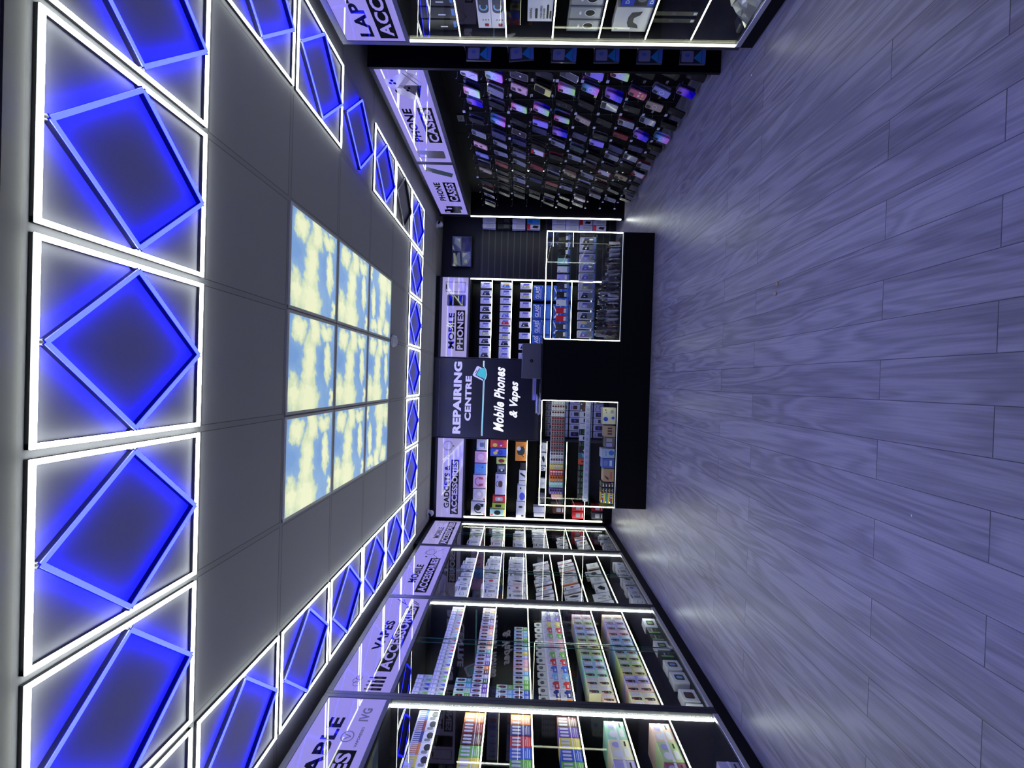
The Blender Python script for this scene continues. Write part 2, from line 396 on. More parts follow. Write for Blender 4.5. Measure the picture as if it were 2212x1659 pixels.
# ------------------------------------------------------------------ cabinets
# local frame of a cabinet: x along its front in reading direction, y into the wall, z up
SHZ = [1.91, 1.61, 1.31, 1.01, 0.71, 0.415]
DEPTH = 0.40
def lettered(b, y, sg, items):
    for it in items:
        k, a = it[0], it[1:]
        if k == 't': b.text(a[0], *a[1], y, a[2] if len(a) > 2 else INK, 0.035)
        elif k == 'bx': b.rect(*a[1], y, INK); u0, z0, u1, z1 = a[1]; dx, dz = 0.018, (z1 - z0) * 0.15; b.text(a[0], u0 + dx, z0 + dz, u1 - dx, z1 - dz, y - 0.0008, sg, 0.035)
        elif k == 'r': b.rect(*a[0], y, a[1])
        elif k == 'p': b.poly(a[0], y, a[1])
        elif k == 'l': b.line(a[0], a[1], y, a[2])
        elif k == 'e': b.ell(*a[0], y - 0.0004, a[1])
        elif k == 'a': b.arc(*a[0], y, a[1], ry=a[2] if len(a) > 2 else 1.0)
        elif k == 'rr': b.rrect(*a[0], y - (a[2] if len(a) > 2 else 0), a[1])
def cabinet(label, W, F, sign, items, shelves=SHZ, tubes=('near', 'far'), depth=DEPTH, sill=True, doors=True, z0=0.09, zt=2.235, filler=False, e=0.028, group='display cabinets'):
    t = thing('display_cabinet', label, 'cabinet', F, group)
    P = lambda b, n, p=t: b.build(n, p)
    P(MB().box(0.0, W, 0.02, depth, 0, z0, BLACK), 'plinth')
    P(MB().box(e, W - e, depth - 0.012, depth, z0, zt, BLACK), 'back_panel')
    for x0, x1 in ((0, e), (W - e, W)): P(MB().box(x0, x1, 0.0, depth, z0, 2.69, FRAME if x0 == 0 or True else BLACK, 0.002), 'side_panel')
    P(MB().box(e, W - e, 0.0, depth, zt, 2.262, FRAME), 'header_rail')
    P(MB().box(e, W - e, 0.0, depth, 2.652, 2.69, FRAME), 'crown_rail')
    s = P(MB().box(e, W - e, 0.006, 0.05, 2.262, 2.652, sign), 'sign_panel')
    b = MB(); lettered(b, 0.0045, sign, items); b.build('lettering', s)
    if sill:
        r = P(MB().box(e, W - e, -0.002, 0.022, z0, z0 + 0.034, ALU, 0.002).box(e, W - e, 0.022, depth - 0.012, z0, z0 + 0.012, BLACK), 'sill_rail')
    for z in shelves:
        sh = P(MB().box(e, W - e, 0.045, depth - 0.012, z - 0.010, z, MATTE), 'shelf')
        MB().box(e + 0.004, W - e - 0.004, 0.036, 0.044, z - 0.0085, z - 0.0015, STRIP, 0.0015).build('led_strip', sh)
    if 'far' in tubes: P(MB().box(W - e - 0.014, W - e - 0.001, 0.030, 0.046, z0 + 0.03, zt, TUBE_W, 0.003), 'light_tube')
    if 'near' in tubes: P(MB().box(e + 0.001, e + 0.016, 0.030, 0.046, z0 + 0.03, zt, STRIP, 0.003), 'light_tube')
    if 'end' in tubes: P(MB().box(e + 0.001, e + 0.011, -0.003, 0.011, z0 + 0.036, zt, STRIP3, 0.002), 'light_tube')
    if doors:
        m = W / 2
        for k, (x0, x1, y) in enumerate(((e, m + 0.02, 0.012), (m - 0.02, W - e, 0.022))):
            g = P(MB().box(x0, x1, y, y + 0.005, z0 + 0.034, zt, GLASS), 'glass_door')
            xe = x1 if k == 0 else x0
            MB().box(xe - 0.0015, xe + 0.0015, y - 0.0005, y + 0.0055, z0 + 0.034, zt, GEDGE).build('polished_edge', g)
            if k == 0: MB().box(x1 - 0.03, x1 + 0.004, y - 0.012, y - 0.001, z0 + 0.045, z0 + 0.075, CHROME, 0.002).build('door_lock', g)
    return t
L4, L3, L2, L1 = frame(-2.13, 1.45, 90), frame(-2.13, 2.70, 90), frame(-2.13, 3.95, 90), frame(-2.13, 5.20, 90)
dk, mid = INK, mat('sign_grey_ink', (0.06, 0.06, 0.07), 0.3, emit=(0.3, 0.28, 0.5), strength=0.12)
OUT = mat('sign_outline_ink', (0.03, 0.03, 0.04), 0.3, emit=(0.1, 0.09, 0.2), strength=0.2)
def cable(cx, cz, r): return [('a', (cx, cz, r, 0.005, 0, 360), dk, 0.8), ('a', (cx - 0.02, cz + 0.01, r * 0.8, 0.004, 10, 330), dk), ('l', [(cx - r, cz - 0.04), (cx - r * 1.8, cz - 0.09), (cx - r * 2.2, cz - 0.10)], 0.006, dk), ('l', [(cx + r * 0.4, cz - 0.08), (cx + r, cz - 0.12), (cx + r * 1.4, cz - 0.13)], 0.006, dk), ('r', (cx - r * 2.6, cz - 0.115, cx - r * 2.1, cz - 0.09), dk), ('r', (cx - r * 2.0, cz + 0.02, cx - r * 1.6, cz + 0.045), dk)]
sg4 = [('t', 'DISPOSABLE', (0.15, 2.47, 1.067, 2.56)), ('bx', 'VAPES', (0.42, 2.312, 0.846, 2.432)),
       ('t', 'IVG', (1.045, 2.325, 1.145, 2.385), OUT), ('a', (0.935, 2.405, 0.036, 0.006, 0, 360), OUT), ('l', [(0.915, 2.425), (0.935, 2.385), (0.952, 2.425)], 0.006, OUT), ('t', 'VAPORESSO', (0.865, 2.325, 1.005, 2.342), OUT)]
sg3 = [('t', 'VAPES', (0.458, 2.466, 0.844, 2.548)), ('bx', 'ACCESSORIES', (0.227, 2.318, 1.082, 2.436))]
for k in range(4): sg3 += [('r', (0.045 + 0.036 * k, 2.33, 0.067 + 0.036 * k, 2.40 + 0.012 * (k % 2)), dk), ('r', (0.051 + 0.036 * k, 2.40, 0.061 + 0.036 * k, 2.45), dk), ('r', (0.050 + 0.036 * k, 2.36, 0.062 + 0.036 * k, 2.39), mid)]
sg3 += [('a', (0.10 + 0.03 * k, 2.52 + 0.012 * (k % 2), 0.022, 0.003, 0, 300), dk) for k in range(3)] + [('l', [(1.10, 2.33), (1.17, 2.42)], 0.007, dk), ('l', [(1.12, 2.33), (1.18, 2.40)], 0.007, dk), ('l', [(1.12, 2.46), (1.20, 2.50)], 0.006, dk), ('l', [(1.10, 2.44), (1.20, 2.56)], 0.008, dk)]
sg2 = [('t', 'MOBILE', (0.278, 2.472, 0.691, 2.556)), ('bx', 'ACCESSORIES', (0.085, 2.318, 0.869, 2.436))] + cable(1.04, 2.47, 0.075)
sg1 = [('t', 'MOBILE', (0.233, 2.464, 0.640, 2.546)), ('bx', 'ACCESSORIES', (0.034, 2.318, 0.857, 2.436)),
       ('l', [(0.88, 2.36), (0.96, 2.36), (0.96, 2.44), (0.88, 2.44), (0.88, 2.36)], 0.004, OUT), ('l', [(0.80, 2.50), (0.90, 2.48), (0.94, 2.56), (0.84, 2.58), (0.80, 2.50)], 0.004, OUT), ('l', [(0.70, 2.50), (0.78, 2.50), (0.78, 2.58), (0.70, 2.58), (0.70, 2.50)], 0.004, OUT)]
cabinet('glass display cabinet under the disposable vapes sign, next to the entrance', 1.25, L4, SIGN, sg4)
cabinet('glass display cabinet under the vapes accessories sign', 1.25, L3, SIGN, sg3)
cabinet('glass display cabinet under the mobile accessories sign, with an earphone cable drawn on it', 1.25, L2, SIGN, sg2)
cabinet('glass display cabinet under the mobile accessories sign, in the corner by the gadgets shelves', 0.93, L1, SIGN2, sg1, tubes=('far',))
slab('trim_2', -2.60, -2.135, 5.22, 6.13, 2.69, CZ, MATTE)
# laptop accessories cabinet on the other side, close to the entrance
RN = frame(2.20, 2.705, -90)
sgl = [('t', 'LAPTOP', (0.061, 2.455, 0.57, 2.545)), ('bx', 'ACCESSORIES', (0.050, 2.305, 0.86, 2.42))]
cabinet('glass display cabinet under the laptop accessories sign', 1.25, RN, SIGN, sgl, tubes=('end', 'far'), depth=0.42, doors=True)
# back wall shelving
BL = frame(-2.10, 6.13, 0)
sgg = [('t', 'GADGETS &', (0.151, 2.458, 0.799, 2.540)), ('bx', 'ACCESSORIES', (0.062, 2.322, 0.887, 2.440)),
       ('a', (1.095, 2.50, 0.065, 0.005, 0, 360), OUT), ('a', (1.095, 2.50, 0.075, 0.003, 0, 360), OUT), ('r', (1.085, 2.405, 1.10, 2.425), dk), ('l', [(0.92, 2.46), (0.97, 2.46), (0.97, 2.50), (0.92, 2.50), (0.92, 2.46)], 0.003, OUT), ('l', [(0.99, 2.44), (1.03, 2.44), (1.03, 2.47), (0.99, 2.47), (0.99, 2.44)], 0.003, OUT)]
cabinet('open shelf unit under the gadgets and accessories sign', 1.22, BL, SIGN2, sgg, depth=0.36, doors=False, sill=False, z0=0.11, tubes=('near',), e=0.012, group=None)
BR = frame(0.325, 6.13, 0)
sgm = [('t', 'MOBILE', (0.136, 2.455, 0.672, 2.545)), ('bx', 'PHONES', (0.105, 2.300, 0.715, 2.432)),
       ('r', (0.789, 2.317, 0.935, 2.547), dk), ('rr', (0.775, 2.295, 0.950, 2.575, 0.02), OUT, -0.0008), ('l', [(0.991, 2.31), (0.991, 2.60), (1.137, 2.60), (1.137, 2.31), (0.991, 2.31)], 0.006, dk), ('r', (1.03, 2.585, 1.10, 2.60), dk)]
cabinet('open shelf unit under the mobile phones sign', 1.22, BR, SIGN2, sgm, depth=0.36, doors=False, sill=False, z0=0.11, tubes=('far',), e=0.012, group=None)
for n, x0, x1 in ((3, -2.135, -0.878), (4, 0.322, 1.548)): slab('trim_%d' % n, x0, x1, 6.132, 6.50, 2.69, CZ, MATTE)
# repairing centre panel between them
t = thing('repair_centre_sign', 'tall black sign panel reading repairing centre, mobile phones and vapes', 'sign', frame(-0.875, 6.13, 0))
PANEL = mat('satin_black_panel', (0.006, 0.006, 0.016), 0.32)
PW = 1.195
MB().box(0, PW, 0.0, 0.03, 1.09, CZ - 0.001, PANEL, 0.002).build('sign_panel', t)
LETR = mat('repair_letters', (0.5, 0.5, 0.55), 0.3, emit=(0.42, 0.38, 0.72), strength=0.8)
LETS = mat('script_letters', (0.7, 0.7, 0.7), 0.3, emit=(0.80, 0.80, 0.92), strength=0.95)
TEAL = mat('teal_panel', (0.05, 0.4, 0.4), 0.3, emit=(0.05, 0.42, 0.44), strength=0.7)
PALE = mat('pale_edge', (0.6, 0.7, 0.7), 0.3, emit=(0.45, 0.62, 0.68), strength=0.7)
MB().box(0.02, PW - 0.03, -0.004, 0.0, 2.655, 2.662, mat('groove', (0.10, 0.10, 0.16), 0.4)).build('edge_strip', t)
MB().text('REPAIRING', 0.057, 2.318, 1.143, 2.440, -0.004, LETR, 0.05).build('lettering', t)
MB().text('CENTRE', 0.255, 2.168, 0.930, 2.262, -0.004, LETR, 0.045).build('lettering', t)
MB().text('Mobile Phones', 0.105, 1.668, 1.080, 1.825, -0.004, LETS, 0.03, 0.35).build('lettering', t)
MB().text('& Vapes', 0.325, 1.432, 0.870, 1.592, -0.004, LETS, 0.03, 0.35).build('lettering', t)
b = MB(); zl = 1.985
b.line([(0.035, zl + 0.008), (0.86, zl + 0.001)], 0.022, -0.003, PALE).line([(0.035, zl + 0.008), (0.86, zl + 0.001)], 0.010, -0.004, TEAL)
b.line([(1.075, zl + 0.01), (1.165, zl + 0.01)], 0.022, -0.003, PALE)
ic = [(0.860, zl + 0.01), (0.935, zl + 0.165), (0.955, zl + 0.172), (1.075, zl + 0.115), (1.085, zl + 0.095), (1.045, zl + 0.01)]
b.poly(ic, -0.003, LETR)
b.poly([(0.885, zl + 0.01), (0.945, zl + 0.130), (1.050, zl + 0.078), (1.020, zl - 0.005)], -0.0035, INK)
b.poly([(0.892, zl - 0.005), (0.948, zl + 0.118), (1.040, zl + 0.073), (1.060, zl + 0.01), (1.020, zl - 0.022), (0.95, zl - 0.030), (0.90, zl - 0.015)], -0.004, TEAL)
b.line([(0.86, zl), (0.90, zl - 0.024), (0.96, zl - 0.038), (1.03, zl - 0.026), (1.08, zl + 0.008)], 0.010, -0.0045, PALE)
b.line([(0.975, zl + 0.132), (1.02, zl + 0.110)], 0.008, -0.0045, INK)
b.build('phone_emblem', t)
def plate(name, x0, x1, y0, y1, z0, z1, m): return struct(MB().box(0, x1 - x0, 0, y1 - y0, z0, z1, m).build(name))
for n, x0, x1, z1 in ((5, -0.875, 0.32, 1.09), (6, 1.552, XR, 2.135)):
    o = plate('trim_%d' % n, x0, x1, 6.47, 6.52, 0, z1, SLAT_M); o.location = (x0, 6.47, 0)

# ------------------------------------------------------------------ phone case wall units
def case_wall(label, F, W, items, x_cols, tone=SIGN):
    t = thing('phone_case_display', label, 'display unit', F, 'phone case wall units')
    P = lambda b, n, p=t: b.build(n, p)
    P(MB().box(0, W, 0.345, 0.37, 0.0, 2.24, MATTE), 'back_panel')
    P(MB().box(0, W, 0.0, 0.36, 2.24, 2.275, FRAME), 'header_rail')
    P(MB().box(0, W, 0.0, 0.36, 2.665, 2.695, FRAME), 'crown_rail')
    for x0 in (0, W - 0.022): P(MB().box(x0, x0 + 0.022, 0.0, 0.37, 2.275, 2.665, FRAME), 'side_panel')
    s = P(MB().box(0.022, W - 0.022, 0.006, 0.05, 2.275, 2.665, tone), 'sign_panel')
    b = MB(); lettered(b, 0.0045, tone, items); b.build('lettering', s)
    for x in x_cols:
        P(MB().box(max(x - 0.052, 0.001), max(x - 0.046, 0.007), 0.335, 0.345, 0.03, 2.10, mat('channel', (0.03, 0.03, 0.035), 0.4)), 'upright_channel')
    return t
def phone_pic(x0, z0, x1, z1, col=INK, cam=SIGN): return [('rr', (x0, z0, x1, z1, 0.02), col), ('rr', (x0 + 0.012, z1 - 0.075, x0 + 0.055, z1 - 0.012, 0.018), cam, 0.0012)]
GF = frame(2.40, 5.97, -90); GN = frame(2.40, 4.555, -90)
BROWN = mat('sign_brown_ink', (0.03, 0.03, 0.03), 0.3, emit=(0.06, 0.05, 0.06), strength=0.4)
GREENI = mat('sign_green_ink', (0.02, 0.03, 0.03), 0.3, emit=(0.03, 0.05, 0.06), strength=0.5)
PALEI = mat('sign_pale_ink', (0.05, 0.05, 0.06), 0.2, emit=(0.24, 0.22, 0.48), strength=0.8)
gfs = [('t', 'PHONE', (0.466, 2.508, 0.968, 2.588)), ('bx', 'CASES', (0.441, 2.318, 0.975, 2.470))]
gfs += phone_pic(0.070, 2.36, 0.185, 2.59) + phone_pic(0.185, 2.33, 0.295, 2.55)
gfs += [('p', [(1.10, 2.33), (1.19, 2.30), (1.33, 2.58), (1.24, 2.62)], GREENI), ('p', [(1.20, 2.55), (1.225, 2.54), (1.25, 2.59), (1.225, 2.60)], SIGN)]
gns = [('t', 'PHONE', (0.406, 2.498, 0.908, 2.582)), ('bx', 'CASES', (0.391, 2.308, 0.925, 2.440))]
gns += [('rr', (0.10, 2.325, 0.245, 2.615, 0.02), BROWN), ('rr', (0.115, 2.525, 0.175, 2.600, 0.018), SIGN, 0.0012)]
gns += [('p', [(1.02, 2.43), (1.30, 2.33), (1.34, 2.40), (1.12, 2.58)], PALEI), ('p', [(1.05, 2.38), (1.20, 2.33), (1.20, 2.52)], INK), ('p', [(1.16, 2.50), (1.36, 2.32), (1.38, 2.34), (1.26, 2.62), (1.18, 2.62)], PALEI),
        ('e', (1.22, 2.58, 0.013, 0.013), INK), ('e', (1.25, 2.56, 0.013, 0.013), INK), ('e', (1.22, 2.545, 0.013, 0.013), INK), ('e', (1.13, 2.56, 0.02, 0.008), INK), ('e', (1.14, 2.46, 0.012, 0.012), INK), ('e', (1.17, 2.44, 0.012, 0.012), INK), ('l', [(1.18, 2.34), (1.33, 2.45)], 0.01, mid), ('l', [(1.22, 2.32), (1.36, 2.43)], 0.006, mid)]
YC = [3.330 + 0.2 * k for k in range(13)]                 # hook columns, nearest first
colsN = [4.555 - y for y in YC if y < 4.54]; colsF = [5.97 - y for y in YC if y >= 4.54]
unitN = case_wall('black wall unit of phone cases under the longer sign with overlapping phones drawn on it', GN, 1.40, gns, colsN)
unitF = case_wall('black wall unit of phone cases next to the glowing upright tube by the counter', GF, 1.41, gfs, colsF)
# end panel facing the entrance and the tube at the counter end
o = MB().box(0, 0.024, 0, 0.42, 0.0, 2.695, BLACK, 0.002)
pe = thing('gondola_end_panel', 'tall black end panel of the phone case wall, hung with blue packs', 'panel', frame(2.378, 3.130, 0))
MB().box(0, 0.41, 0, 0.024, 0.0, 2.695, BLACK, 0.002).build('panel_board', pe)
pf = thing('far_end_panel', 'narrow black end panel with a glowing tube at the counter end of the phone cases', 'panel', frame(2.388, 5.972, 0))
MB().box(0, 0.40, 0, 0.022, 0.0, 2.695, BLACK, 0.002).build('panel_board', pf)
MB().box(-0.008, 0.008, -0.020, -0.004, 0.05, 2.235, TUBE_W, 0.003).build('light_tube', pf)
lh = put('label_card', MB().box(-0.05, 0.05, 0, 0.004, -0.035, 0.035, c(120, 120, 130)).rect(-0.03, 0.004, 0.03, 0.009, -0.0005, INK).rect(-0.03, -0.012, 0.03, -0.007, -0.0005, INK).mesh('label_card'),
         GN, (0.27, 0.335, 2.15), 'small grey card with two lines of print above the phone case hooks', 'label card')

# phone cases ------------------------------------------------------------
def lin(*rgb): return tuple(((v / 255) / 12.92 if v / 255 <= 0.04045 else ((v / 255 + 0.055) / 1.055) ** 2.4) for v in rgb)
IRI = grad_mat('iridescent_pink_lime', [lin(190, 255, 120), lin(200, 215, 225), lin(225, 190, 240), lin(240, 90, 140)], 0.15)
IRJ = grad_mat('iridescent_blue_pink', [lin(250, 130, 220), lin(200, 170, 240), lin(120, 170, 230), lin(50, 90, 110)], 0.15)
IRU = grad_mat('iridescent_violet_blue', [lin(20, 10, 220), lin(60, 20, 220), lin(170, 110, 230), lin(120, 90, 150)], 0.15)
CLR = mat('clear_shell', (0.22, 0.23, 0.27), 0.12, spec=0.9, coat=0.5)
CLD = mat('smoked_shell', (0.05, 0.05, 0.065), 0.12, spec=0.9, coat=0.5)
CASE = {'K': ('black', mat('case_black', (0.003, 0.003, 0.005), 0.4, spec=0.25)), 'O': ('black rimmed', mat('case_black2', (0.012, 0.008, 0.010), 0.35)), 'N': ('navy blue', mat('case_navy', (0.018, 0.018, 0.08), 0.4)),
        'C': ('clear', CLR), 'G': ('smoky clear', CLD), 'I': ('iridescent pink and lime', IRI), 'J': ('iridescent blue and pink', IRJ), 'U': ('violet and blue', IRU),
        'P': ('rose pink armoured', mat('case_rose', lin(215, 165, 175), 0.4)), 'W': ('white', mat('case_white', lin(215, 200, 225), 0.4)), 'V': ('lavender', mat('case_lavender', lin(150, 130, 235), 0.35)),
        'Y': ('yellow and black', mat('case_yellow', lin(225, 220, 120), 0.4)), 'R': ('dark red', mat('case_red', lin(110, 14, 30), 0.4)), 'B': ('brown', mat('case_brown', lin(48, 26, 30), 0.4)),
        'H': ('dark teal', mat('case_teal', lin(20, 44, 50), 0.4)), 'M': ('grey', mat('case_grey', lin(95, 92, 110), 0.35)), 'T': ('marbled tan', mat('case_tan', lin(160, 140, 125), 0.3)), 'F': ('pink floral', mat('case_floral', lin(190, 90, 120), 0.35)),
        'A': ('tan armoured', mat('case_tan2', lin(150, 135, 105), 0.4)), 'D': ('red and white carded', mat('case_card', lin(205, 200, 215), 0.4)), 'L': ('pale blue', mat('case_pale', lin(120, 125, 190), 0.2))}
RING = mat('ring_print', lin(235, 235, 245), 0.3)
DARKS = mat('cutout', (0.004, 0.004, 0.006), 0.5)
def case_mesh(k):
    if ('case', k) in PROTO: return PROTO['case', k]
    b = MB(); w, h, d, r = 0.078, 0.154, 0.011, 0.013; m = CASE[k][1]
    pts = []
    for cx, cz, a in ((w / 2 - r, -h + r, -90), (w / 2 - r, -r, 0), (-w / 2 + r, -r, 90), (-w / 2 + r, -h + r, 180)):
        for q in range(5): t = R(a + 22.5 * q); pts.append((cx + r * math.cos(t), cz + r * math.sin(t)))
    n = len(pts); sc = lambda f: [(x * (1 - f / (w / 2)), -h / 2 + (z + h / 2) * (1 - f / (h / 2))) for x, z in pts]
    rings = [(sc(0.0015), 0.0), (pts, 0.002), (pts, d), (sc(0.002), d), (sc(0.002), 0.0025)]   # an open shell with a hollow back
    vs = [(x, y, z) for P_, y in rings for x, z in P_]
    fs = [tuple(range(n))] + [(i * n + q, i * n + (q + 1) % n, (i + 1) * n + (q + 1) % n, (i + 1) * n + q)[::-1] for i in range(4) for q in range(n)] + [tuple(4 * n + q for q in range(n))[::-1]]
    rim = {'O': mat('gold_rim', lin(200, 180, 190), 0.3), 'C': CLR, 'V': CASE['V'][1], 'W': CASE['T'][1]}.get(k, m)
    b.add(vs, fs, m); e = -0.0004
    b.rrect(-w / 2 + 0.006, -0.048, -0.002 if k not in 'GC' else w / 2 - 0.006, -0.008, 0.008, e, DARKS)
    for q in ((-0.026, -0.018), (-0.013, -0.028), (-0.026, -0.038)): b.ell(q[0], q[1], 0.0055, 0.0055, e - 0.0004, mat('lens', (0.05, 0.05, 0.09), 0.1))
    if k in 'IJULGTKN' and k != 'U': b.arc(0, -0.083, 0.020, 0.0035 if k in 'IJ' else 0.002, 0, 360, e, RING if k in 'IJLT' else CLD); 
    if k in 'IJ': b.rect(-0.002, -0.128, 0.002, -0.108, e, RING)
    if k in 'PA': 
        b.ell(0, -0.083, 0.016, 0.019, e, DARKS); b.arc(0.002, -0.083, 0.010, 0.003, -60, 120, e - 0.0004, CASE[k][1])
        for sx in (-1, 1):
            for z0 in (-0.065, -0.135): b.rect(sx * 0.029 - 0.0015, z0, sx * 0.029 + 0.0015, z0 + 0.045, e, DARKS)
        b.rect(-0.02, -0.150, 0.02, -0.147, e, DARKS)
    if k == 'O':
        b.ell(0, -0.088, 0.009, 0.009, e, RING)
        for a0, a1 in zip(sc(0.001), sc(0.001)[1:] + sc(0.001)[:1]): b.line([a0, a1], 0.0022, e, rim)
    if k == 'W': b.line([(-0.02, -0.075), (-0.008, -0.09), (0.012, -0.105), (0.02, -0.13), (0.01, -0.135)], 0.003, e, DARKS)
    if k == 'Y': b.poly([(-0.036, -0.15), (0.036, -0.15), (0.036, -0.02), (0.0, -0.07), (-0.036, -0.10)], e, CASE['Y'][1]).rrect(-w / 2 + 0.004, -0.10, w / 2 - 0.004, -0.004, 0.01, e - 0.0003, CASE['K'][1])
    if k == 'U': b.poly([(-0.037, -0.155), (0.037, -0.155), (0.037, -0.09)], e, mat('deep_blue_foil', lin(10, 0, 190), 0.2))
    if k == 'F':
        for q in range(9): b.ell(-0.028 + 0.014 * (q % 5), -0.06 - 0.03 * (q % 3), 0.008, 0.009, e - 0.0001 * q, c(*[(225, 90, 110), (240, 220, 200), (220, 190, 90)][q % 3]))
    if k == 'D': b.rect(-w / 2, -0.03, w / 2, 0.0, e - 0.0006, c(170, 20, 40)).rect(-w / 2, -h, w / 2, -h + 0.012, e - 0.0006, c(170, 20, 40))
    if k in 'CG':
        for sx in (-1, 1): b.line([(sx * 0.036, -0.155), (sx * 0.036, -0.004)], 0.0025, e, mat('clear_edge', (0.65, 0.66, 0.75), 0.1))
        b.line([(-0.036, -0.155), (0.036, -0.155)], 0.003, e, MATS['clear_edge'])
    PROTO['case', k] = b.mesh('phone_case'); return PROTO['case', k]
GRID = ['WIUKCPLKTKKGK', 'JMKJNCCRKBKKK', 'OPIKONMCKCKKG', 'KYIVNKDRKNKKC', 'GIKIUCKKKRKKK', 'VJKTNHCKAKCKK', 'IUCKKVKBCKKTK', 'KFKCRNCKDKKCK', 'KLTCUNCKAKKCK', 'KUKKJKKCDKGKK']
hook_me = MB().tube([(0, 0.345, 0), (0, 0.06, 0.004), (0, 0.045, 0.012)], 0.0022, CHROME, 6).box(-0.018, 0.018, 0.340, 0.345, -0.012, 0.012, CHROME)
hook_plain = hook_me.mesh('hook')
hm2 = MB(); hm2.v, hm2.f, hm2.m, hm2.ms, hm2.sm = list(hook_me.v), list(hook_me.f), list(hook_me.m), list(hook_me.ms), list(hook_me.sm)
hook_tag = hm2.box(-0.015, 0.015, 0.042, 0.046, -0.010, 0.013, c(190, 190, 205)).mesh('hook')
DARKP = 'KKKKNOKRBKMGC'
rc = random.Random(5)
pos_w = ['outermost', 'second', 'third', 'fourth']
for r_ in range(10):
    for k, y in enumerate(YC):
        near = y < 4.54; U, F, x = (unitN, GN, 4.555 - y) if near else (unitF, GF, 5.97 - y)
        z = 2.030 - 0.2035 * r_
        h = bpy.data.objects.new('hook', hook_tag if (r_ > 4 and k > 1) or rc.random() < 0.15 else hook_plain); COL.objects.link(h); h.parent = U; h.location = (x, 0, z)
        n = rc.choice((1, 2, 2, 2, 3, 3)) if k < 8 else rc.choice((1, 1, 2, 3))
        if r_ == 9: n = min(n, 2)
        y0 = rc.uniform(0.085, 0.15); first = GRID[r_][k]
        if k == 12 and rc.random() < 0.4: continue
        for q in range(n):
            code = first if q == 0 else (rc.choice(DARKP) if first not in 'IJU' else rc.choice('IJUKN'))
            cname = CASE[code][0]
            tilt = -19 if q else -17 - rc.uniform(0, 5)
            put('phone_case', case_mesh(code), F, (x + rc.uniform(-.004, .004), y0 + q * 0.030, z - 0.019), '%s phone case, %s on hook, %s row down, %s column from entrance' % (cname, pos_w[q], nth(r_ + 1), nth(k + 1)),
                'phone case', 'phone cases on the wall hooks', rot=(tilt, rc.uniform(-5, 7), rc.uniform(-6, 6)))
# blue carded packs hung on the end panel facing the entrance
EP = frame(2.378, 3.130, 0)
b = MB().box(-0.055, 0.055, 0, 0.016, -0.19, 0, CLD, 0.003).rect(-0.052, -0.188, 0.052, -0.160, -0.0006, c(90, 130, 215)).poly([(-0.052, -0.158), (-0.01, -0.10), (0.052, -0.158)], -0.0006, c(60, 150, 215)).rrect(-0.042, -0.10, 0.042, -0.012, 0.01, -0.0006, c(150, 150, 190)).ell(0.01, -0.055, 0.014, 0.018, -0.001, c(90, 130, 215))
pk = b.mesh('carded_pack')
for q in range(6):
    z = 1.93 - 0.32 * q
    for s, dx in enumerate((0.085, 0.225, 0.345)):
        hh = bpy.data.objects.new('hook', MB().tube([(0, 0, 0), (0, -0.10, 0.003), (0, -0.11, 0.012)], 0.0022, CHROME, 6).mesh('hook')); COL.objects.link(hh); hh.parent = pe; hh.location = (dx, 0, z)
        put('carded_case_pack', pk, EP, (dx, -0.040, z - 0.004), 'blue and clear carded pack on the end panel, %s row down, %s from the aisle' % (nth(q + 1), nth(s + 1)), 'carded pack', 'blue packs on the end panel', rot=(-3, rc.uniform(-4, 4), 0))

# ------------------------------------------------------------------ counter
CF = frame(-1.385, 4.56, 0)
ct = thing('shop_counter', 'black shop counter with two lit glass display cases and a plain black middle', 'counter', CF)
P = lambda b, n, p=ct: b.build(n, p)
CW, CH, CD = 3.075, 1.205, 0.52
P(MB().box(0, CW, 0, CD, 0, 0.335, BLACK, 0.003), 'plinth')
P(MB().box(1.190, 1.860, 0, CD, 0.335, CH - 0.02, BLACK, 0.003), 'middle_cupboard')
P(MB().box(1.180, 1.872, -0.004, CD, CH - 0.02, CH, BLACK, 0.003), 'middle_worktop')
for x0, x1, nm in ((0.0, 1.188, 'vape'), (1.862, CW, 'phone')):
    cs = P(MB().box(x0, x1, CD - 0.012, CD, 0.335, 0.40, BLACK), 'case_bottom_rail')
    for a, b_ in ((x0, x0 + 0.008), (x1 - 0.008, x1)): P(MB().box(a, b_, 0.008, CD, 0.335, CH - 0.008, GLASS), 'side_glass')
    P(MB().box(x0, x1, 0.0, 0.006, 0.335, CH - 0.008, GLASS), 'front_glass')
    P(MB().box(x0, x1, 0.0, CD, CH - 0.008, CH, GLASS), 'top_glass')
    P(MB().box(x0 + 0.008, x1 - 0.008, 0.010, CD, 0.335, 0.341, MATTE), 'case_base')
    for z in (0.92, 0.63): 
        sh = P(MB().box(x0 + 0.010, x1 - 0.010, 0.07, CD - 0.02, z - 0.006, z, GLASS), 'glass_shelf')
        MB().box(x0 + 0.012, x1 - 0.012, 0.068, 0.070, z - 0.006, z, GEDGE).build('polished_edge', sh)
    for a in (x0 + 0.002, x1 - 0.010): P(MB().box(a, a + 0.008, 0.007, 0.017, 0.345, CH - 0.012, STRIP, 0.002), 'led_strip')
    P(MB().box(x0 + 0.004, x1 - 0.004, 0.007, 0.014, CH - 0.018, CH - 0.010, STRIP, 0.002), 'led_strip')
    P(MB().box(x0 + 0.004, x1 - 0.004, 0.007, 0.010, 0.345, 0.350, mat('led_strip_dim', (0.8, 0.8, 0.8), 0.4, emit=(0.9, 0.95, 1), strength=0.7)), 'led_strip')

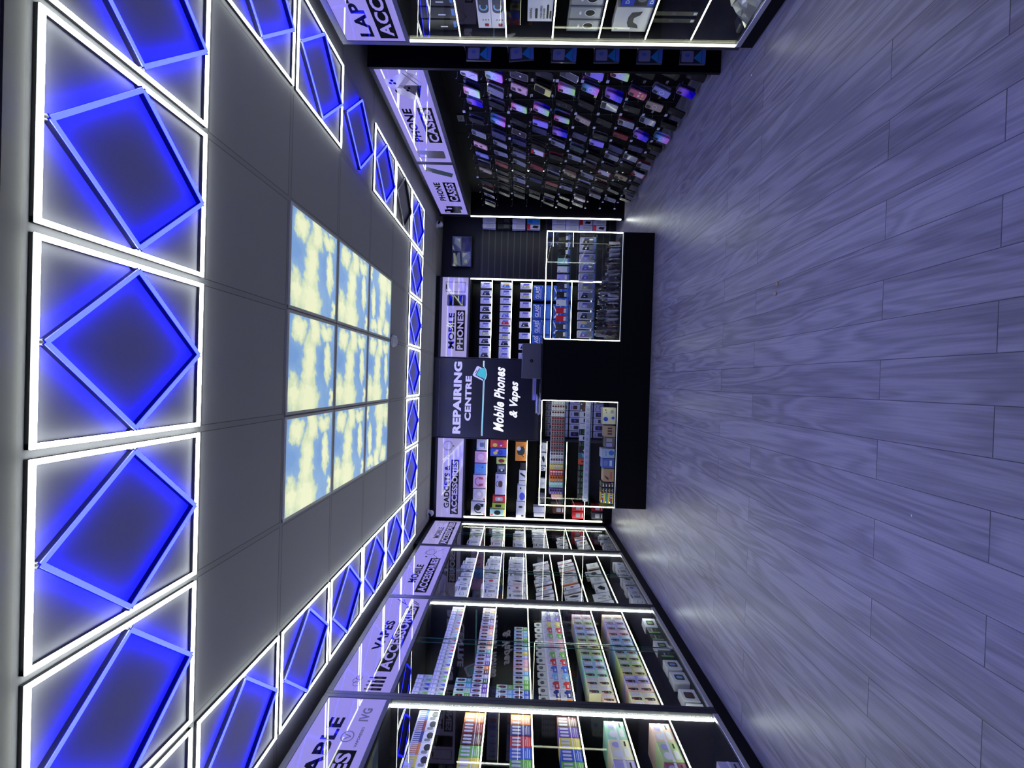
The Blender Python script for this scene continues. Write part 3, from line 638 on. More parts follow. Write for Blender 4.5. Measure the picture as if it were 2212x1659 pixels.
# ------------------------------------------------------------------ boxes and their print
def carton(key, w, h, d, base, art, side=None, top=None, bev=0.0012):
    if key in PROTO: return PROTO[key]
    b = MB().box(-w / 2, w / 2, 0, d, 0, h, base, bev)
    if side: 
        for sx in (-1, 1): b.add([(sx * (w / 2 + 0.0004), y, z) for y, z in ((0.003, 0.003), (d - 0.003, 0.003), (d - 0.003, h - 0.003), (0.003, h - 0.003))], [(0, 1, 2, 3)], side)
    if top: b.add([(x, y, h + 0.0004) for x, y in ((-w / 2 + .003, .003), (w / 2 - .003, .003), (w / 2 - .003, d - .003), (-w / 2 + .003, d - .003))], [(0, 1, 2, 3)], top)
    X = lambda u: (u - 0.5) * w
    Z = lambda v: v * h
    for n, a in enumerate(art):
        k, y = a[0], -0.0005 - 0.00015 * n
        if k == 'r': b.rect(X(a[1]), Z(a[2]), X(a[3]), Z(a[4]), y, a[5])
        elif k == 'rr': b.rrect(X(a[1]), Z(a[2]), X(a[3]), Z(a[4]), min(w, h) * a[6] if len(a) > 6 else min(w, h) * 0.1, y, a[5])
        elif k == 'e': b.ell(X(a[1]), Z(a[2]), a[3] * min(w, h), a[4] * min(w, h), y, a[5], 14)
        elif k == 'a': b.arc(X(a[1]), Z(a[2]), a[3] * min(w, h), a[4] * min(w, h), a[5], a[6], y, a[7], 16)
        elif k == 'p': b.poly([(X(u), Z(v)) for u, v in a[1]], y, a[2])
        elif k == 'l': b.line([(X(u), Z(v)) for u, v in a[1]], a[2], y, a[3])
        elif k == 't': b.text(a[1], X(a[2]), Z(a[3]), X(a[4]), Z(a[5]), y, a[6], 0.02)
    PROTO[key] = b.mesh(key if isinstance(key, str) else key[0]); return PROTO[key]
BK, DG, LG, MG = c(14, 14, 18), c(60, 60, 68), c(170, 172, 180), c(120, 122, 130)
RED, DRED, ORG, YEL, GRN, DGRN = c(200, 40, 50), c(140, 20, 36), c(225, 130, 50), c(225, 205, 80), c(110, 180, 80), c(40, 100, 60)
TEA, SKY, BLU, DBL, PUR, LAV, PNK, MAG = c(60, 160, 160), c(120, 180, 230), c(50, 90, 200), c(30, 40, 130), c(110, 70, 180), c(175, 165, 225), c(235, 170, 190), c(190, 50, 120)
PEA, MIN, CRM, BRN = c(245, 200, 170), c(170, 225, 195), c(235, 230, 190), c(90, 45, 40)
CN = {RED: 'red', DRED: 'dark red', ORG: 'orange', YEL: 'yellow', GRN: 'green', DGRN: 'dark green', TEA: 'teal', SKY: 'sky blue', BLU: 'blue', DBL: 'dark blue', PUR: 'purple', LAV: 'lavender', PNK: 'pink', MAG: 'magenta',
      PEA: 'peach', MIN: 'mint', CRM: 'cream', BRN: 'brown', WHITE: 'white', WHITE2: 'white', BK: 'black', DG: 'dark grey', LG: 'pale grey', MG: 'grey'}
PGR, PSK, PYE, PLA, PPK, PPE, PMA, PBL = c(190, 212, 150), c(165, 195, 225), c(226, 222, 150), c(186, 174, 222), c(232, 186, 200), c(240, 205, 185), c(150, 80, 110), c(120, 115, 205)
CN.update({PGR: 'pale green', PSK: 'pale blue', PYE: 'pale yellow', PLA: 'pale lavender', PPK: 'pale pink', PPE: 'pale peach', PMA: 'plum', PBL: 'violet'})
SHN = {1.91: 'top', 1.61: 'second', 1.31: 'third', 1.01: 'fourth', 0.71: 'fifth', 0.415: 'lowest', 0.10: 'bottom board'}
def shelf_row(F, cab, zs, x0, pitch, n, far_x, mk, name, cat, desc, cols, lay=1, y=0.06, h=0.1, jit=0.002, skip=(), tilt=None, lay0=0, group=None):
    """n boxes side by side from x0, counted from the far end; cols gives the colour of each"""
    shn = SHN[zs] + ' shelf' if zs != 0.10 else 'cabinet floor'
    for L in range(lay0, lay0 + lay):
        for k in range(n):
            if k in skip: continue
            col = cols[(n - 1 - k) % len(cols)] if not callable(cols) else cols(k, L)
            me = mk(col)
            lw = ', %s layer' % nth(L + 1) if (lay + lay0) > 1 else ''
            lb = '%s %s, %s from the far end%s, %s, %s cabinet' % (CN[col], desc, nth(n - k), lw, shn, cab)
            put(name, me, F, (x0 + pitch * (k + 0.5) + rnd.uniform(-jit, jit) * 0.3, y + rnd.uniform(0, jit * 2), (zs if zs != 0.10 else 0.102) + 0.0015 + L * (h + 0.001)), lb, cat, group or '%s on the %s, %s cabinet' % (desc + 's', shn, cab), rot=tilt(k) if tilt else (0, 0, 0))

# vapes cabinet ----------------------------------------------------------
def slim(col): return carton(('slim_vape_box', col.name), 0.038, 0.112, 0.09, c(200, 198, 222), [('e', .45, .45, .34, .9, LG), ('r', .12, .50, .88, .56, MG), ('p', [(.3, .03), (.95, .03), (.9, .40), (.55, .22)], col), ('p', [(.05, .62), (.6, .60), (.85, .95), (.1, .97)], c(225, 222, 240)), ('r', .2, .8, .8, .86, LAV)])
def oval(col): return carton(('vape_box', col.name), 0.043, 0.118, 0.085, col, [('r', .04, .34, .96, .97, c(205, 205, 222)), ('e', .5, .66, .30, .72, col), ('rr', .28, .42, .72, .86, BK, .3), ('r', .38, .6, .62, .68, RED), ('r', .15, .1, .85, .14, WHITE), ('r', .2, .2, .8, .24, WHITE)], side=col, top=col)
pal = [LAV, YEL, PNK, MAG, LAV, SKY, MAG, LAV, ORG, PNK, SKY, TEA, MAG, LAV, RED, MAG, BLU, PUR, SKY, BLU, YEL, PUR, GRN, GRN, BLU, DBL, GRN, MIN]
shelf_row(L3, 'vapes', 1.91, 0.045, 0.0415, 28, 1, slim, 'slim_vape_box', 'box', 'slim vape box', pal, h=0.112)
shelf_row(L3, 'vapes', 1.91, 0.045, 0.0415, 6, 1, slim, 'slim_vape_box', 'box', 'slim vape box', [MIN, GRN, BLU, DBL, GRN, MIN], lay0=1, h=0.112)
pal = [PNK, YEL, LAV, BRN, PUR, LAV, RED, PNK, PEA, LAV, PNK, ORG, PEA, TEA, PUR, LAV, PUR, ORG, BRN, LAV, DGRN, PUR, PUR, LAV, SKY, PNK, TEA, GRN]
shelf_row(L3, 'vapes', 1.61, 0.045, 0.0465, 25, 1, oval, 'vape_box', 'box', 'vape box', pal, h=0.118)
shelf_row(L3, 'vapes', 1.61, 0.045, 0.0465, 5, 1, oval, 'vape_box', 'box', 'vape box', [TEA, SKY, MIN, GRN, PNK], lay0=1, h=0.118)
pal = [GRN, SKY, SKY, GRN, GRN, SKY, SKY, YEL, LAV, PNK, PNK, PEA, SKY, MIN, GRN, GRN, BLU, BLU, LAV]
shelf_row(L3, 'vapes', 1.31, 0.045, 0.0465, 19, 1, oval, 'vape_box', 'box', 'vape box', pal, h=0.118)
shelf_row(L3, 'vapes', 1.31, 0.045, 0.0465, 4, 1, oval, 'vape_box', 'box', 'vape box', [GRN, SKY, SKY, LAV], lay0=1, h=0.118)
def tabbed(col):
    k = ('tabbed_dispenser', col.name)
    if k in PROTO: return PROTO[k]
    w = 0.080; b = MB()
    b.box(-w / 2 + .001, w / 2 - .001, 0, 0.11, 0, 0.160, c(225, 225, 232), 0.001)
    pts = [(-w / 2 + .002, 0.16), (w / 2 - .002, 0.16), (w / 2 - .002, 0.205), (w / 2 - 0.014, 0.228), (-w / 2 + 0.014, 0.228), (-w / 2 + .002, 0.205)]
    b.poly(pts, 0.108, WHITE).poly([(x, z) for x, z in pts[::-1]], 0.1095, WHITE)
    b.text('e', -0.016, 0.178, 0.016, 0.210, 0.1072, DG)
    for z in (0.006, 0.084):
        b.rect(-w / 2 + .003, z, w / 2 - .003, z + 0.068, -0.0006, c(215, 210, 225)).rect(-w / 2 + .003, z, w / 2 - .003, z + 0.034, -0.0010, col)
        b.ell(0.012, z + 0.034, 0.016, 0.014, -0.0014, col, 12).ell(-0.016, z + 0.046, 0.010, 0.010, -0.0014, LG, 12).text('ee', -0.022, z + 0.008, 0.004, z + 0.022, -0.0018, WHITE)
    PROTO[k] = b.mesh('tabbed_dispenser'); return PROTO[k]
pal = [DBL, PUR, YEL, RED, GRN, PNK, PNK, GRN, RED, BLU, SKY, RED, DBL, ORG, DRED]
shelf_row(L3, 'vapes', 1.01, 0.040, 0.082, 14, 1, tabbed, 'tabbed_dispenser', 'box', 'tabbed dispenser', pal[::-1][::-1], h=0.16)
def pod(w, h, d):
    def mk(col): return carton(('pod_carton', col.name, w, h, d), w, h, d, col, [('rr', .10, .18, .40, .80, BK, .12), ('r', .22, .55, .36, .95, BK), ('r', .12, .30, .30, .44, MG), ('e', .2, .7, .12, .12, DRED), ('r', .60, .15, .90, .85, c(225, 222, 232)), ('l', [(.65, .3), (.85, .3)], .0015, MG), ('l', [(.65, .5), (.85, .5)], .0015, MG), ('l', [(.65, .7), (.85, .7)], .0015, MG)], side=col)
    return mk
pal = [PPK, PGR, PLA, PSK, PGR, PYE, PGR, MIN, PSK, MIN, CRM, CRM]
shelf_row(L3, 'vapes', 0.71, 0.18, 0.082, 12, 1, pod(0.080, 0.088, 0.16), 'pod_carton', 'box', 'pod carton', pal, lay=2, h=0.088)
pal = [PPE, PLA, PLA, PPK, PSK, PSK, PSK, PGR, PGR, PYE, PLA, PPE]
shelf_row(L3, 'vapes', 0.415, 0.22, 0.080, 12, 1, pod(0.078, 0.092, 0.22), 'pod_carton', 'box', 'pod carton', pal, lay=2, h=0.092)
shelf_row(L3, 'vapes', 0.415, 0.045, 0.086, 2, 1, pod(0.084, 0.092, 0.22), 'large_pod_carton', 'box', 'large pod carton', [CRM, PPE], lay=2, h=0.092)
shelf_row(L3, 'vapes', 0.71, 0.045, 0.066, 2, 1, pod(0.064, 0.088, 0.17), 'large_pod_carton', 'box', 'large pod carton', [PPE, PLA], lay=1, h=0.088)
def kit(col): return carton(('vape_kit_box', col.name), 0.115, 0.115, 0.07, c(225, 226, 228), [('rr', .25, .2, .75, .8, c(45, 42, 36), .1), ('rr', .38, .3, .62, .7, col, .1)])
for k, (x, col) in enumerate(((0.10, LAV), (0.24, BRN), (0.42, SKY), (0.56, SKY), (0.80, GRN), (1.12, GRN))):
    put('vape_kit_box', kit(col), L3, (x, 0.09, 0.1045), 'white kit box, %s picture, %s from the entrance side, vapes cabinet floor' % (CN[col], nth(k + 1)), 'box', 'kit boxes on the vapes cabinet floor', rot=(0, 0, rnd.uniform(-8, 8)))
for k, x in enumerate((0.70, 0.92, 1.02)): put('black_kit_box', carton('black_kit_box', 0.09, 0.11, 0.05, BK, [('r', .2, .6, .8, .7, LG), ('r', .1, .05, .3, .95, GRN), ('r', .45, .3, .8, .36, MG)]), L3, (x, 0.10, 0.1045), 'black and green kit box, %s from the entrance side, vapes cabinet floor' % nth(k + 1), 'box', 'black kit boxes')

# disposable vapes cabinet -----------------------------------------------
def stripy(col): return carton(('striped_vape_box', col.name), 0.078, 0.130, 0.10, c(215, 212, 228), [('r', 0, 0, 1, .48, c(225, 222, 236)), ('r', 0, .48, 1, .62, col)] + [('r', .08 + .18 * q, .55, .16 + .18 * q, .93, col) for q in range(5)] + [('e', .62, .16, .30, .26, BK), ('rr', .08, .1, .34, .38, MG, .1), ('r', 0, 0, 1, .03, BK)], side=col)
def striped2(col): return carton(('slotted_vape_box', col.name), 0.078, 0.128, 0.10, col, [('r', 0, .36, 1, .40, WHITE), ('rr', .1, .5, .28, .92, c(215, 212, 228), .1), ('rr', .40, .5, .58, .92, c(215, 212, 228), .1), ('rr', .70, .5, .88, .92, c(215, 212, 228), .1), ('l', [(.1, .2), (.9, .2)], .003, WHITE), ('l', [(.1, .28), (.7, .28)], .002, WHITE), ('l', [(.1, .1), (.8, .1)], .002, WHITE)], side=col)
def sweet(col): return carton(('sweet_vape_carton', col.name), 0.135, 0.125, 0.20, col, [('e', .28, .68, .20, .20, c(235, 232, 240)), ('e', .72, .68, .16, .20, LAV), ('r', 0, .44, 1, .56, c(230, 228, 238)), ('rr', .12, .12, .55, .36, WHITE, .08), ('r', .65, .2, .9, .28, BK)], side=col)
pal = [BLU, DRED, DBL, ORG, YEL, PUR, BLU, BRN, GRN]
shelf_row(L4, 'disposable vapes', 1.91, 0.50, 0.080, 9, 1, stripy, 'striped_vape_box', 'box', 'striped vape box', pal, h=0.13)
pal = [ORG, DRED, BRN, GRN, YEL, RED, RED, RED, DRED]
shelf_row(L4, 'disposable vapes', 1.61, 0.50, 0.080, 9, 1, striped2, 'slotted_vape_box', 'box', 'slotted vape box', pal, h=0.128)
pal = [ORG, DBL, RED, BLU, GRN, YEL, PNK, TEA, SKY]
shelf_row(L4, 'disposable vapes', 1.31, 0.50, 0.080, 9, 1, striped2, 'slotted_vape_box', 'box', 'slotted vape box', pal, h=0.128)
pal = [BRN, PUR, YEL, BLU, GRN, BRN, BLU, BLU, DBL]
shelf_row(L4, 'disposable vapes', 1.01, 0.50, 0.080, 9, 1, striped2, 'slotted_vape_box', 'box', 'slotted vape box', pal, h=0.128)
shelf_row(L4, 'disposable vapes', 0.71, 0.38, 0.137, 6, 1, sweet, 'sweet_vape_carton', 'box', 'vape carton', [MIN, CRM, PLA, PLA, PPK, MIN], h=0.125)
shelf_row(L4, 'disposable vapes', 0.415, 0.38, 0.137, 6, 1, sweet, 'sweet_vape_carton', 'box', 'vape carton', [PPE, PGR, PMA, PPK, PPK, PLA], h=0.125)
shelf_row(L4, 'disposable vapes', 0.10, 0.40, 0.137, 4, 1, sweet, 'sweet_vape_carton', 'box', 'vape carton', [PLA, PPK, PLA, PPK], h=0.125)

# mobile accessories cabinets ----------------------------------------------
def acc(w, h, d, col, v, base=WHITE2):
    art = {0: [('p', [(.2, .3), (.5, .2), (.8, .5), (.6, .8), (.35, .6)], BK), ('r', .05, .88, .4, .94, MG)],
           1: [('a', .5, .5, .28, .05, 20, 330, BK), ('r', .08, .05, .3, .12, RED)],
           2: [('rr', .25, .2, .75, .7, MG, .1), ('r', .1, .85, .9, .92, BK)],
           3: [('l', [(.15, .3), (.35, .75), (.55, .25), (.85, .7)], .006, BK), ('r', .1, .06, .5, .12, MG)],
           4: [('e', .5, .48, .26, .26, col), ('r', .08, .86, .5, .93, BK)],
           5: [('r', 0, 0, .14, 1, col), ('rr', .3, .25, .85, .75, LG, .1), ('l', [(.35, .4), (.8, .4)], .002, BK)]}[v]
    return carton(('accessory_box', w, h, d, col.name, v, base.name), w, h, d, base, art, side=(col if v == 5 else None))
def mixed(F, cab, zs, x0, x1, sizes, cols, name='accessory_box', depth=(0.05, 0.09), lean=None, base=WHITE2, stack=False, what='accessory box'):
    x, k, made = x0, 0, []
    while True:
        w, h = sizes[k % len(sizes)]; d = rnd.choice(depth); col = cols[k % len(cols)]
        if x + w > x1: break
        made.append((x + w / 2, w, h, d, col, k % 6 if not lean else (5, 3, 0, 5, 4)[k % 5])); x += w + (0.006 if not lean else 0.022); k += 1
    n = len(made); shn = SHN[zs] + ' shelf' if zs != 0.10 else 'cabinet floor'
    for q, (cx, w, h, d, col, v) in enumerate(made):
        lb = '%s %s%s, %s from the far end, %s, %s cabinet' % ({WHITE2: 'white', LG: 'pale grey', YEL: 'yellow', BLU: 'blue', DG: 'dark', ORG: 'orange'}.get(base, 'white'), what, {5: ', %s edge' % CN[col], 4: ', %s disc' % CN[col]}.get(v, ''), nth(n - q), shn, cab)
        put(name, acc(w, h, d, col, v, base), F, (cx, 0.065 + rnd.uniform(0, 0.01), zs + 0.0025 + (abs(math.sin(R(lean))) * d if lean else 0)), lb, 'box', '%ses on the %s, %s cabinet' % (what, shn, cab), rot=((-abs(lean) if lean else 0), 0, rnd.uniform(-3, 3)))
mixed(L2, 'earphone sign', 1.91, 0.06, 1.16, [(.10, .15), (.085, .13), (.11, .12), (.09, .16)], [MG, BK, LG, SKY])
mixed(L2, 'earphone sign', 1.61, 0.05, 1.16, [(.10, .17), (.09, .16), (.08, .14), (.11, .18)], [RED, BK, MG, YEL], depth=(0.08, 0.12))
mixed(L2, 'earphone sign', 1.31, 0.05, 1.18, [(.065, .20), (.065, .20), (.07, .19)], [RED, DRED, BRN], base=WHITE2)
mixed(L2, 'earphone sign', 1.01, 0.05, 1.15, [(.065, .19), (.07, .17), (.06, .19)], [BRN, ORG, BRN], lean=14)
mixed(L2, 'earphone sign', 0.71, 0.05, 1.18, [(.075, .19), (.08, .18), (.085, .19)], [BRN, MAG, ORG], lean=15)
mixed(L2, 'earphone sign', 0.415, 0.05, 1.10, [(.16, .15), (.13, .18), (.17, .14)], [LG, BK, BRN], lean=12)
mixed(L2, 'earphone sign', 0.10, 0.05, 1.15, [(.09, .13), (.09, .12)], [RED, BLU, BK])
mixed(L1, 'corner', 1.91, 0.05, 0.85, [(.10, .17), (.08, .15), (.12, .18)], [RED, MG, YEL])
mixed(L1, 'corner', 1.61, 0.05, 0.85, [(.09, .16), (.08, .17), (.10, .15)], [BK, LG, MIN])
mixed(L1, 'corner', 1.31, 0.05, 0.85, [(.09, .16), (.07, .14), (.10, .16)], [BK, MG, YEL])
mixed(L1, 'corner', 1.01, 0.05, 0.85, [(.10, .18), (.09, .19), (.08, .16)], [RED, LG, BK])
mixed(L1, 'corner', 0.71, 0.05, 0.75, [(.10, .15), (.10, .13), (.11, .15)], [BRN, BRN, DRED], lean=14)
mixed(L1, 'corner', 0.415, 0.05, 0.80, [(.17, .15), (.12, .16)], [BLU, SKY, LG], lean=14)
mixed(L1, 'corner', 0.10, 0.05, 0.80, [(.07, .12), (.08, .15)], [RED, YEL, MG])

# gadget shelves on the back wall -------------------------------------------
def px_x(y, Y=6.13): return -0.884 + (945 - y) * 0.00697 - (-2.10)       # along the gadgets unit
def gb(key, ya, yb, h, z, base, art, label, d=0.10, side=None):
    w = (yb - ya) * 0.00697; put('boxed_gadget', carton(('boxed_gadget', key), w - 0.004, h, d, base, art, side=side), BL, (px_x((ya + yb) / 2), 0.06, z + 0.003), label, 'box', 'boxed gadgets under the gadgets sign')
hp = lambda col, x=.5, z=.5, s=.34, a0=-60, a1=240: [('a', x, z, s, .06, a0, a1, col), ('rr', x - .32, z - .26, x - .16, z + .06, col, .05), ('rr', x + .16, z - .26, x + .32, z + .06, col, .05)]
SILV = c(196, 196, 214)
gb('a', 947, 971.5, 0.158, 1.91, SILV, [('rr', .3, .3, .7, .7, c(90, 110, 150), .1), ('r', .15, .2, .8, .26, BK), ('r', 0, .82, .2, 1, SKY)], 'white earbud box with a blue corner, top gadgets shelf beside the repair panel')
gb('b', 974, 999, 0.180, 1.91, c(215, 160, 200), [('e', .5, .5, .3, .28, c(235, 200, 220)), ('a', .5, .5, .34, .03, 0, 360, c(190, 130, 170))], 'pink box with a pale cartoon print on the top gadgets shelf')
gb('c', 1000, 1024.5, 0.180, 1.91, c(90, 140, 215), [('e', .45, .5, .10, .10, TEA), ('e', .65, .35, .06, .06, BK), ('a', .4, .6, .16, .03, 0, 360, SKY)], 'blue box with small teal dots on the top gadgets shelf')
gb('d', 1025, 1054.5, 0.195, 1.91, c(215, 170, 205), hp(c(160, 70, 90)), 'pink box with dark pink headphones on the top gadgets shelf')
gb('e', 1056, 1082, 0.192, 1.91, SILV, [('a', .5, .55, .34, .03, 0, 360, ORG), ('e', .6, .5, .18, .16, c(235, 230, 235)), ('r', .04, .05, .2, .18, RED)], 'white box with orange and white earphones on the top gadgets shelf')
gb('f', 1083.5, 1113.5, 0.218, 1.91, SILV, [('a', .5, .45, .33, .07, -40, 210, BK), ('e', .55, .52, .22, .22, BK), ('rr', .62, .12, .84, .34, BK, .05), ('r', .04, .04, .13, .12, RED)], 'white box with black headphones, top gadgets shelf in the corner')
gb('g', 947.5, 965, 0.25, 1.61, c(205, 60, 60), [('e', .35, .72, .24, .30, YEL), ('e', .5, .4, .3, .35, MAG), ('e', .3, .35, .12, .12, WHITE)], 'red box with a yellow and magenta toy on the second gadgets shelf')
gb('h', 966, 983, 0.245, 1.61, c(50, 80, 200), [('e', .4, .7, .22, .28, YEL), ('a', .5, .38, .22, .08, 0, 360, BK), ('e', .7, .6, .15, .2, PNK)], 'blue box with a yellow and pink toy on the second gadgets shelf')
gb('i', 985.5, 1000, 0.15, 1.61, c(180, 200, 110), [('e', .5, .5, .28, .5, DRED), ('a', .4, .4, .34, .05, 60, 200, BK)], 'pale green box with a dark red speaker on the second gadgets shelf')
gb('j', 1001.5, 1021, 0.135, 1.61, c(70, 80, 110), [('r', .2, .2, .45, .85, BK), ('r', .55, .2, .85, .85, c(140, 150, 160)), ('e', .4, .5, .12, .12, WHITE)], 'dark camera box on the second gadgets shelf')
gb('k', 1022, 1067.5, 0.158, 1.61, c(190, 186, 220), [('rr', .36, .3, .68, .72, c(80, 70, 66), .2), ('r', .42, .4, .62, .6, BRN), ('a', .52, .62, .30, .05, 20, 160, BK), ('r', .8, .75, .92, .85, MG)], 'wide white box with a strapped black speaker on the second gadgets shelf', d=0.12)
gb('l', 1069, 1084, 0.19, 1.61, c(190, 40, 60), [('rr', .2, .2, .8, .8, LG, .2), ('r', .3, .4, .7, .6, WHITE)], 'red box with a silver speaker on the second gadgets shelf')
gb('m', 1085, 1097.5, 0.195, 1.61, c(150, 170, 60), [('r', .25, .3, .7, .75, BK)], 'olive green box with a black gadget on the second gadgets shelf')
gb('n', 1099, 1114, 0.228, 1.61, c(150, 190, 200), [('e', .5, .5, .36, .5, BK), ('r', 0, 0, 1, .12, YEL), ('r', .05, .8, .3, .95, RED)], 'pale blue box with a black device, second gadgets shelf in the corner')
gb('o', 949.5, 992, 0.165, 1.31, c(225, 140, 50), [('rr', .3, .15, .75, .85, c(40, 60, 60), .3), ('e', .64, .70, .2, .2, WHITE), ('l', [(.2, .2), (.35, .5)], .01, BK), ('l', [(.8, .2), (.7, .4)], .01, BK)], 'orange box with a dark green speaker on the third gadgets shelf', d=0.12)
gb('p', 995, 1010.5, 0.085, 1.31, BK, [('r', .1, .1, .9, .9, c(36, 30, 44))], 'small black box on the third gadgets shelf')
gb('q', 1012, 1034, 0.098, 1.31, SILV, [('p', [(.25, .1), (.45, .05), (.8, .75), (.65, .92)], BK), ('e', .35, .25, .08, .08, WHITE)], 'white box with a slanted black remote on the third gadgets shelf')
gb('r', 1035, 1044, 0.10, 1.31, SILV, [('r', .3, .2, .7, .26, MG)], 'narrow plain white box on the third gadgets shelf')
gb('s', 1045, 1079.5, 0.118, 1.31, SILV, [('e', .3, .38, .5, .36, c(70, 80, 200)), ('e', .82, .6, .14, .1, BK)], 'white box with a big blue dome on the third gadgets shelf', d=0.12)
gb('t', 1080.5, 1117, 0.128, 1.31, SILV, [('e', .68, .5, .12, .26, BK), ('rr', .08, .1, .2, .4, DG, .1)] + [('e', .1 + .09 * q, .85, .03, .03, BK) for q in range(5)], 'white box with a black earbud, third gadgets shelf in the corner', d=0.12)
gb('u', 1091, 1103, 0.165, 1.01, SILV, [('l', [(.2, .3), (.8, .3)], .003, MG)], 'plain white box on the fourth gadgets shelf, nearer the corner of two', d=0.14)
gb('v', 1103.5, 1112.5, 0.155, 1.01, SILV, [('e', .8, .15, .05, .05, DBL)], 'white box with a small blue dot on the fourth gadgets shelf', d=0.14)
for k, (ya, yb, v) in enumerate(((950, 970, 1), (972, 1000, 0), (1002, 1012, 3), (1028, 1050, 4))):
    w = (yb - ya) * 0.00697; put('accessory_box', acc(round(w - .004, 3), 0.085, 0.08, LG, v), BL, (px_x((ya + yb) / 2), 0.06, 1.0115), 'low white accessory box on the fourth gadgets shelf, %s from the repair panel' % nth(k + 1), 'box', 'low boxes on the gadgets shelf')
for k, (y_, z, col) in enumerate(((1090, 0.415, RED), (1106, 0.415, RED), (1096, 0.71, BRN), (1106, 0.1, DG), (1089, 0.1, DRED))):
    put('gadget_carton', carton(('gadget_carton', col.name), 0.10, 0.17, 0.12, col, [('rr', .2, .3, .8, .7, LG, .1), ('r', .2, .1, .8, .16, WHITE)]), BL, (px_x(y_), 0.06, (0.124 if z == 0.1 else z + 0.0015)), '%s carton on the %s of the gadgets unit, %s' % (CN[col], {0.415: 'lowest shelf', 0.71: 'fifth shelf', 0.1: 'bottom board'}[z], 'towards the repair panel' if k in (0, 4) else 'in the corner'), 'box')

# boxed phones on the back wall ---------------------------------------------
def phone_box(v):
    base = c(206, 204, 226) if v != 'R' else c(210, 196, 214)
    ph = {'D': BK, 'L': c(175, 175, 220), 'B': c(60, 110, 200), 'R': c(190, 40, 60), 'P': c(120, 90, 200), 'Y': c(180, 180, 130)}[v]
    strip = {'D': c(60, 70, 120), 'L': c(90, 80, 200), 'B': c(230, 190, 90), 'R': c(80, 110, 200), 'P': c(90, 150, 220), 'Y': c(80, 80, 190)}[v]
    # the box lies with its picture upright to the shopper: text runs along the lower edge
    art = [('p', [(.14, .14), (.60, .24), (.60, .76), (.14, .86)], ph), ('p', [(.62, .26), (.86, .28), (.86, .70), (.62, .76)], strip), ('r', .30, .54, .46, .66, WHITE), ('r', .25, .92, .80, .94, MG), ('e', .76, .26, .12, .12, BLU if v in 'LP' else strip)]
    return carton(('boxed_phone', v), 0.088, 0.168, 0.055, base, art)
PD = {'D': 'black', 'L': 'pale', 'B': 'blue', 'R': 'red', 'P': 'purple', 'Y': 'olive'}
for z, ys, vs in ((1.91, (611, 629, 645, 663, 680, 698, 715, 733, 750, 766), 'LDLDDLYDLD'), (1.61, (611, 627, 644, 660, 676, 691, 706.5, 722, 736.5, 751, 766.5), 'BLLLPRLYDLL'), (1.31, (611, 632, 651.5, 673, 695, 719, 743, 765), 'YYLLDLDL')):
    for k, (y_, v) in enumerate(zip(ys, vs)):
        x = max(0.301 + (775 - y_) * 0.00697 - 0.325, 0.060)
        put('boxed_phone', phone_box(v), BR, (x, 0.055, z + 0.0015), 'boxed phone, %s picture, %s from the slat wall, %s mobile phones shelf' % (PD[v], nth(k + 1), SHN[z]), 'phone box', 'boxed phones under the mobile phones sign')
GLB = c(36, 76, 170)
gl_a = carton('screen_glass_box', 0.225, 0.272, 0.16, GLB, [('t', 'GLASS', .10, .64, .92, .86, WHITE), ('r', .10, .55, .80, .60, c(170, 180, 230)), ('r', .86, .86, .95, .95, LG), ('a', .18, .42, .06, .02, 0, 300, WHITE), ('r', .05, .06, .9, .26, c(60, 110, 200))], top=c(70, 120, 200))
gl_b = carton('screen_glass_carton', 0.225, 0.265, 0.16, GLB, [('p', [(.05, .90), (.30, .70), (.85, .93), (.88, .98), (.34, .80), (.14, .94)], WHITE), ('r', .1, .5, .14, .7, c(170, 180, 230)), ('r', .3, .56, .9, .60, c(170, 180, 230)), ('r', .3, .2, .9, .4, c(50, 90, 190))])
for k, y_ in enumerate((625, 665, 699, 731)):
    x = 0.301 + (775 - y_) * 0.00697 - 0.325
    put('screen_glass_box', gl_a, BR, (x - (0.01 if k > 2 else 0), 0.06, 1.0115), 'large blue screen glass box, %s from the slat wall, fourth mobile phones shelf' % nth(k + 1), 'box', 'blue screen glass boxes')
    put('screen_glass_carton', gl_b, BR, (x - (0.01 if k > 2 else 0), 0.06, 0.7115), 'flatter blue screen glass carton, %s from the slat wall, fifth mobile phones shelf' % nth(k + 1), 'box', 'flat blue screen glass cartons')
# white boxes hanging below the repair panel
hb = [carton(('hung_box', k), 0.096, 0.165, 0.04, c(200, 200, 220), a) for k, a in enumerate(([('rr', .2, .15, .8, .6, DG, .1), ('r', .2, .8, .7, .86, MG)], [('a', .5, .4, .26, .08, 0, 360, BK), ('e', .7, .8, .08, .08, BK), ('r', .1, .82, .5, .88, DG)], [('rr', .15, .12, .85, .85, c(50, 48, 60), .1), ('e', .5, .5, .2, .2, PUR)], [('r', .2, .3, .8, .7, BRN), ('r', .2, .8, .8, .85, BK)]))]
HB = frame(-0.875, 6.40, 0)
for r_ in range(5):
    for k in range(7):
        v = (r_ * 3 + k * 2 + (k == 4)) % 4 if r_ else (0, 0, 1, 0, 1, 0, 0)[k]
        put('hung_box', hb[v], HB, (0.07 + 0.105 * k, 0.02, 0.86 - 0.19 * r_), 'white boxed accessory hung under the repair panel, %s row down, %s from the gadgets shelves' % (nth(r_ + 1), nth(k + 1)), 'box', 'white boxes hung under the repair panel')

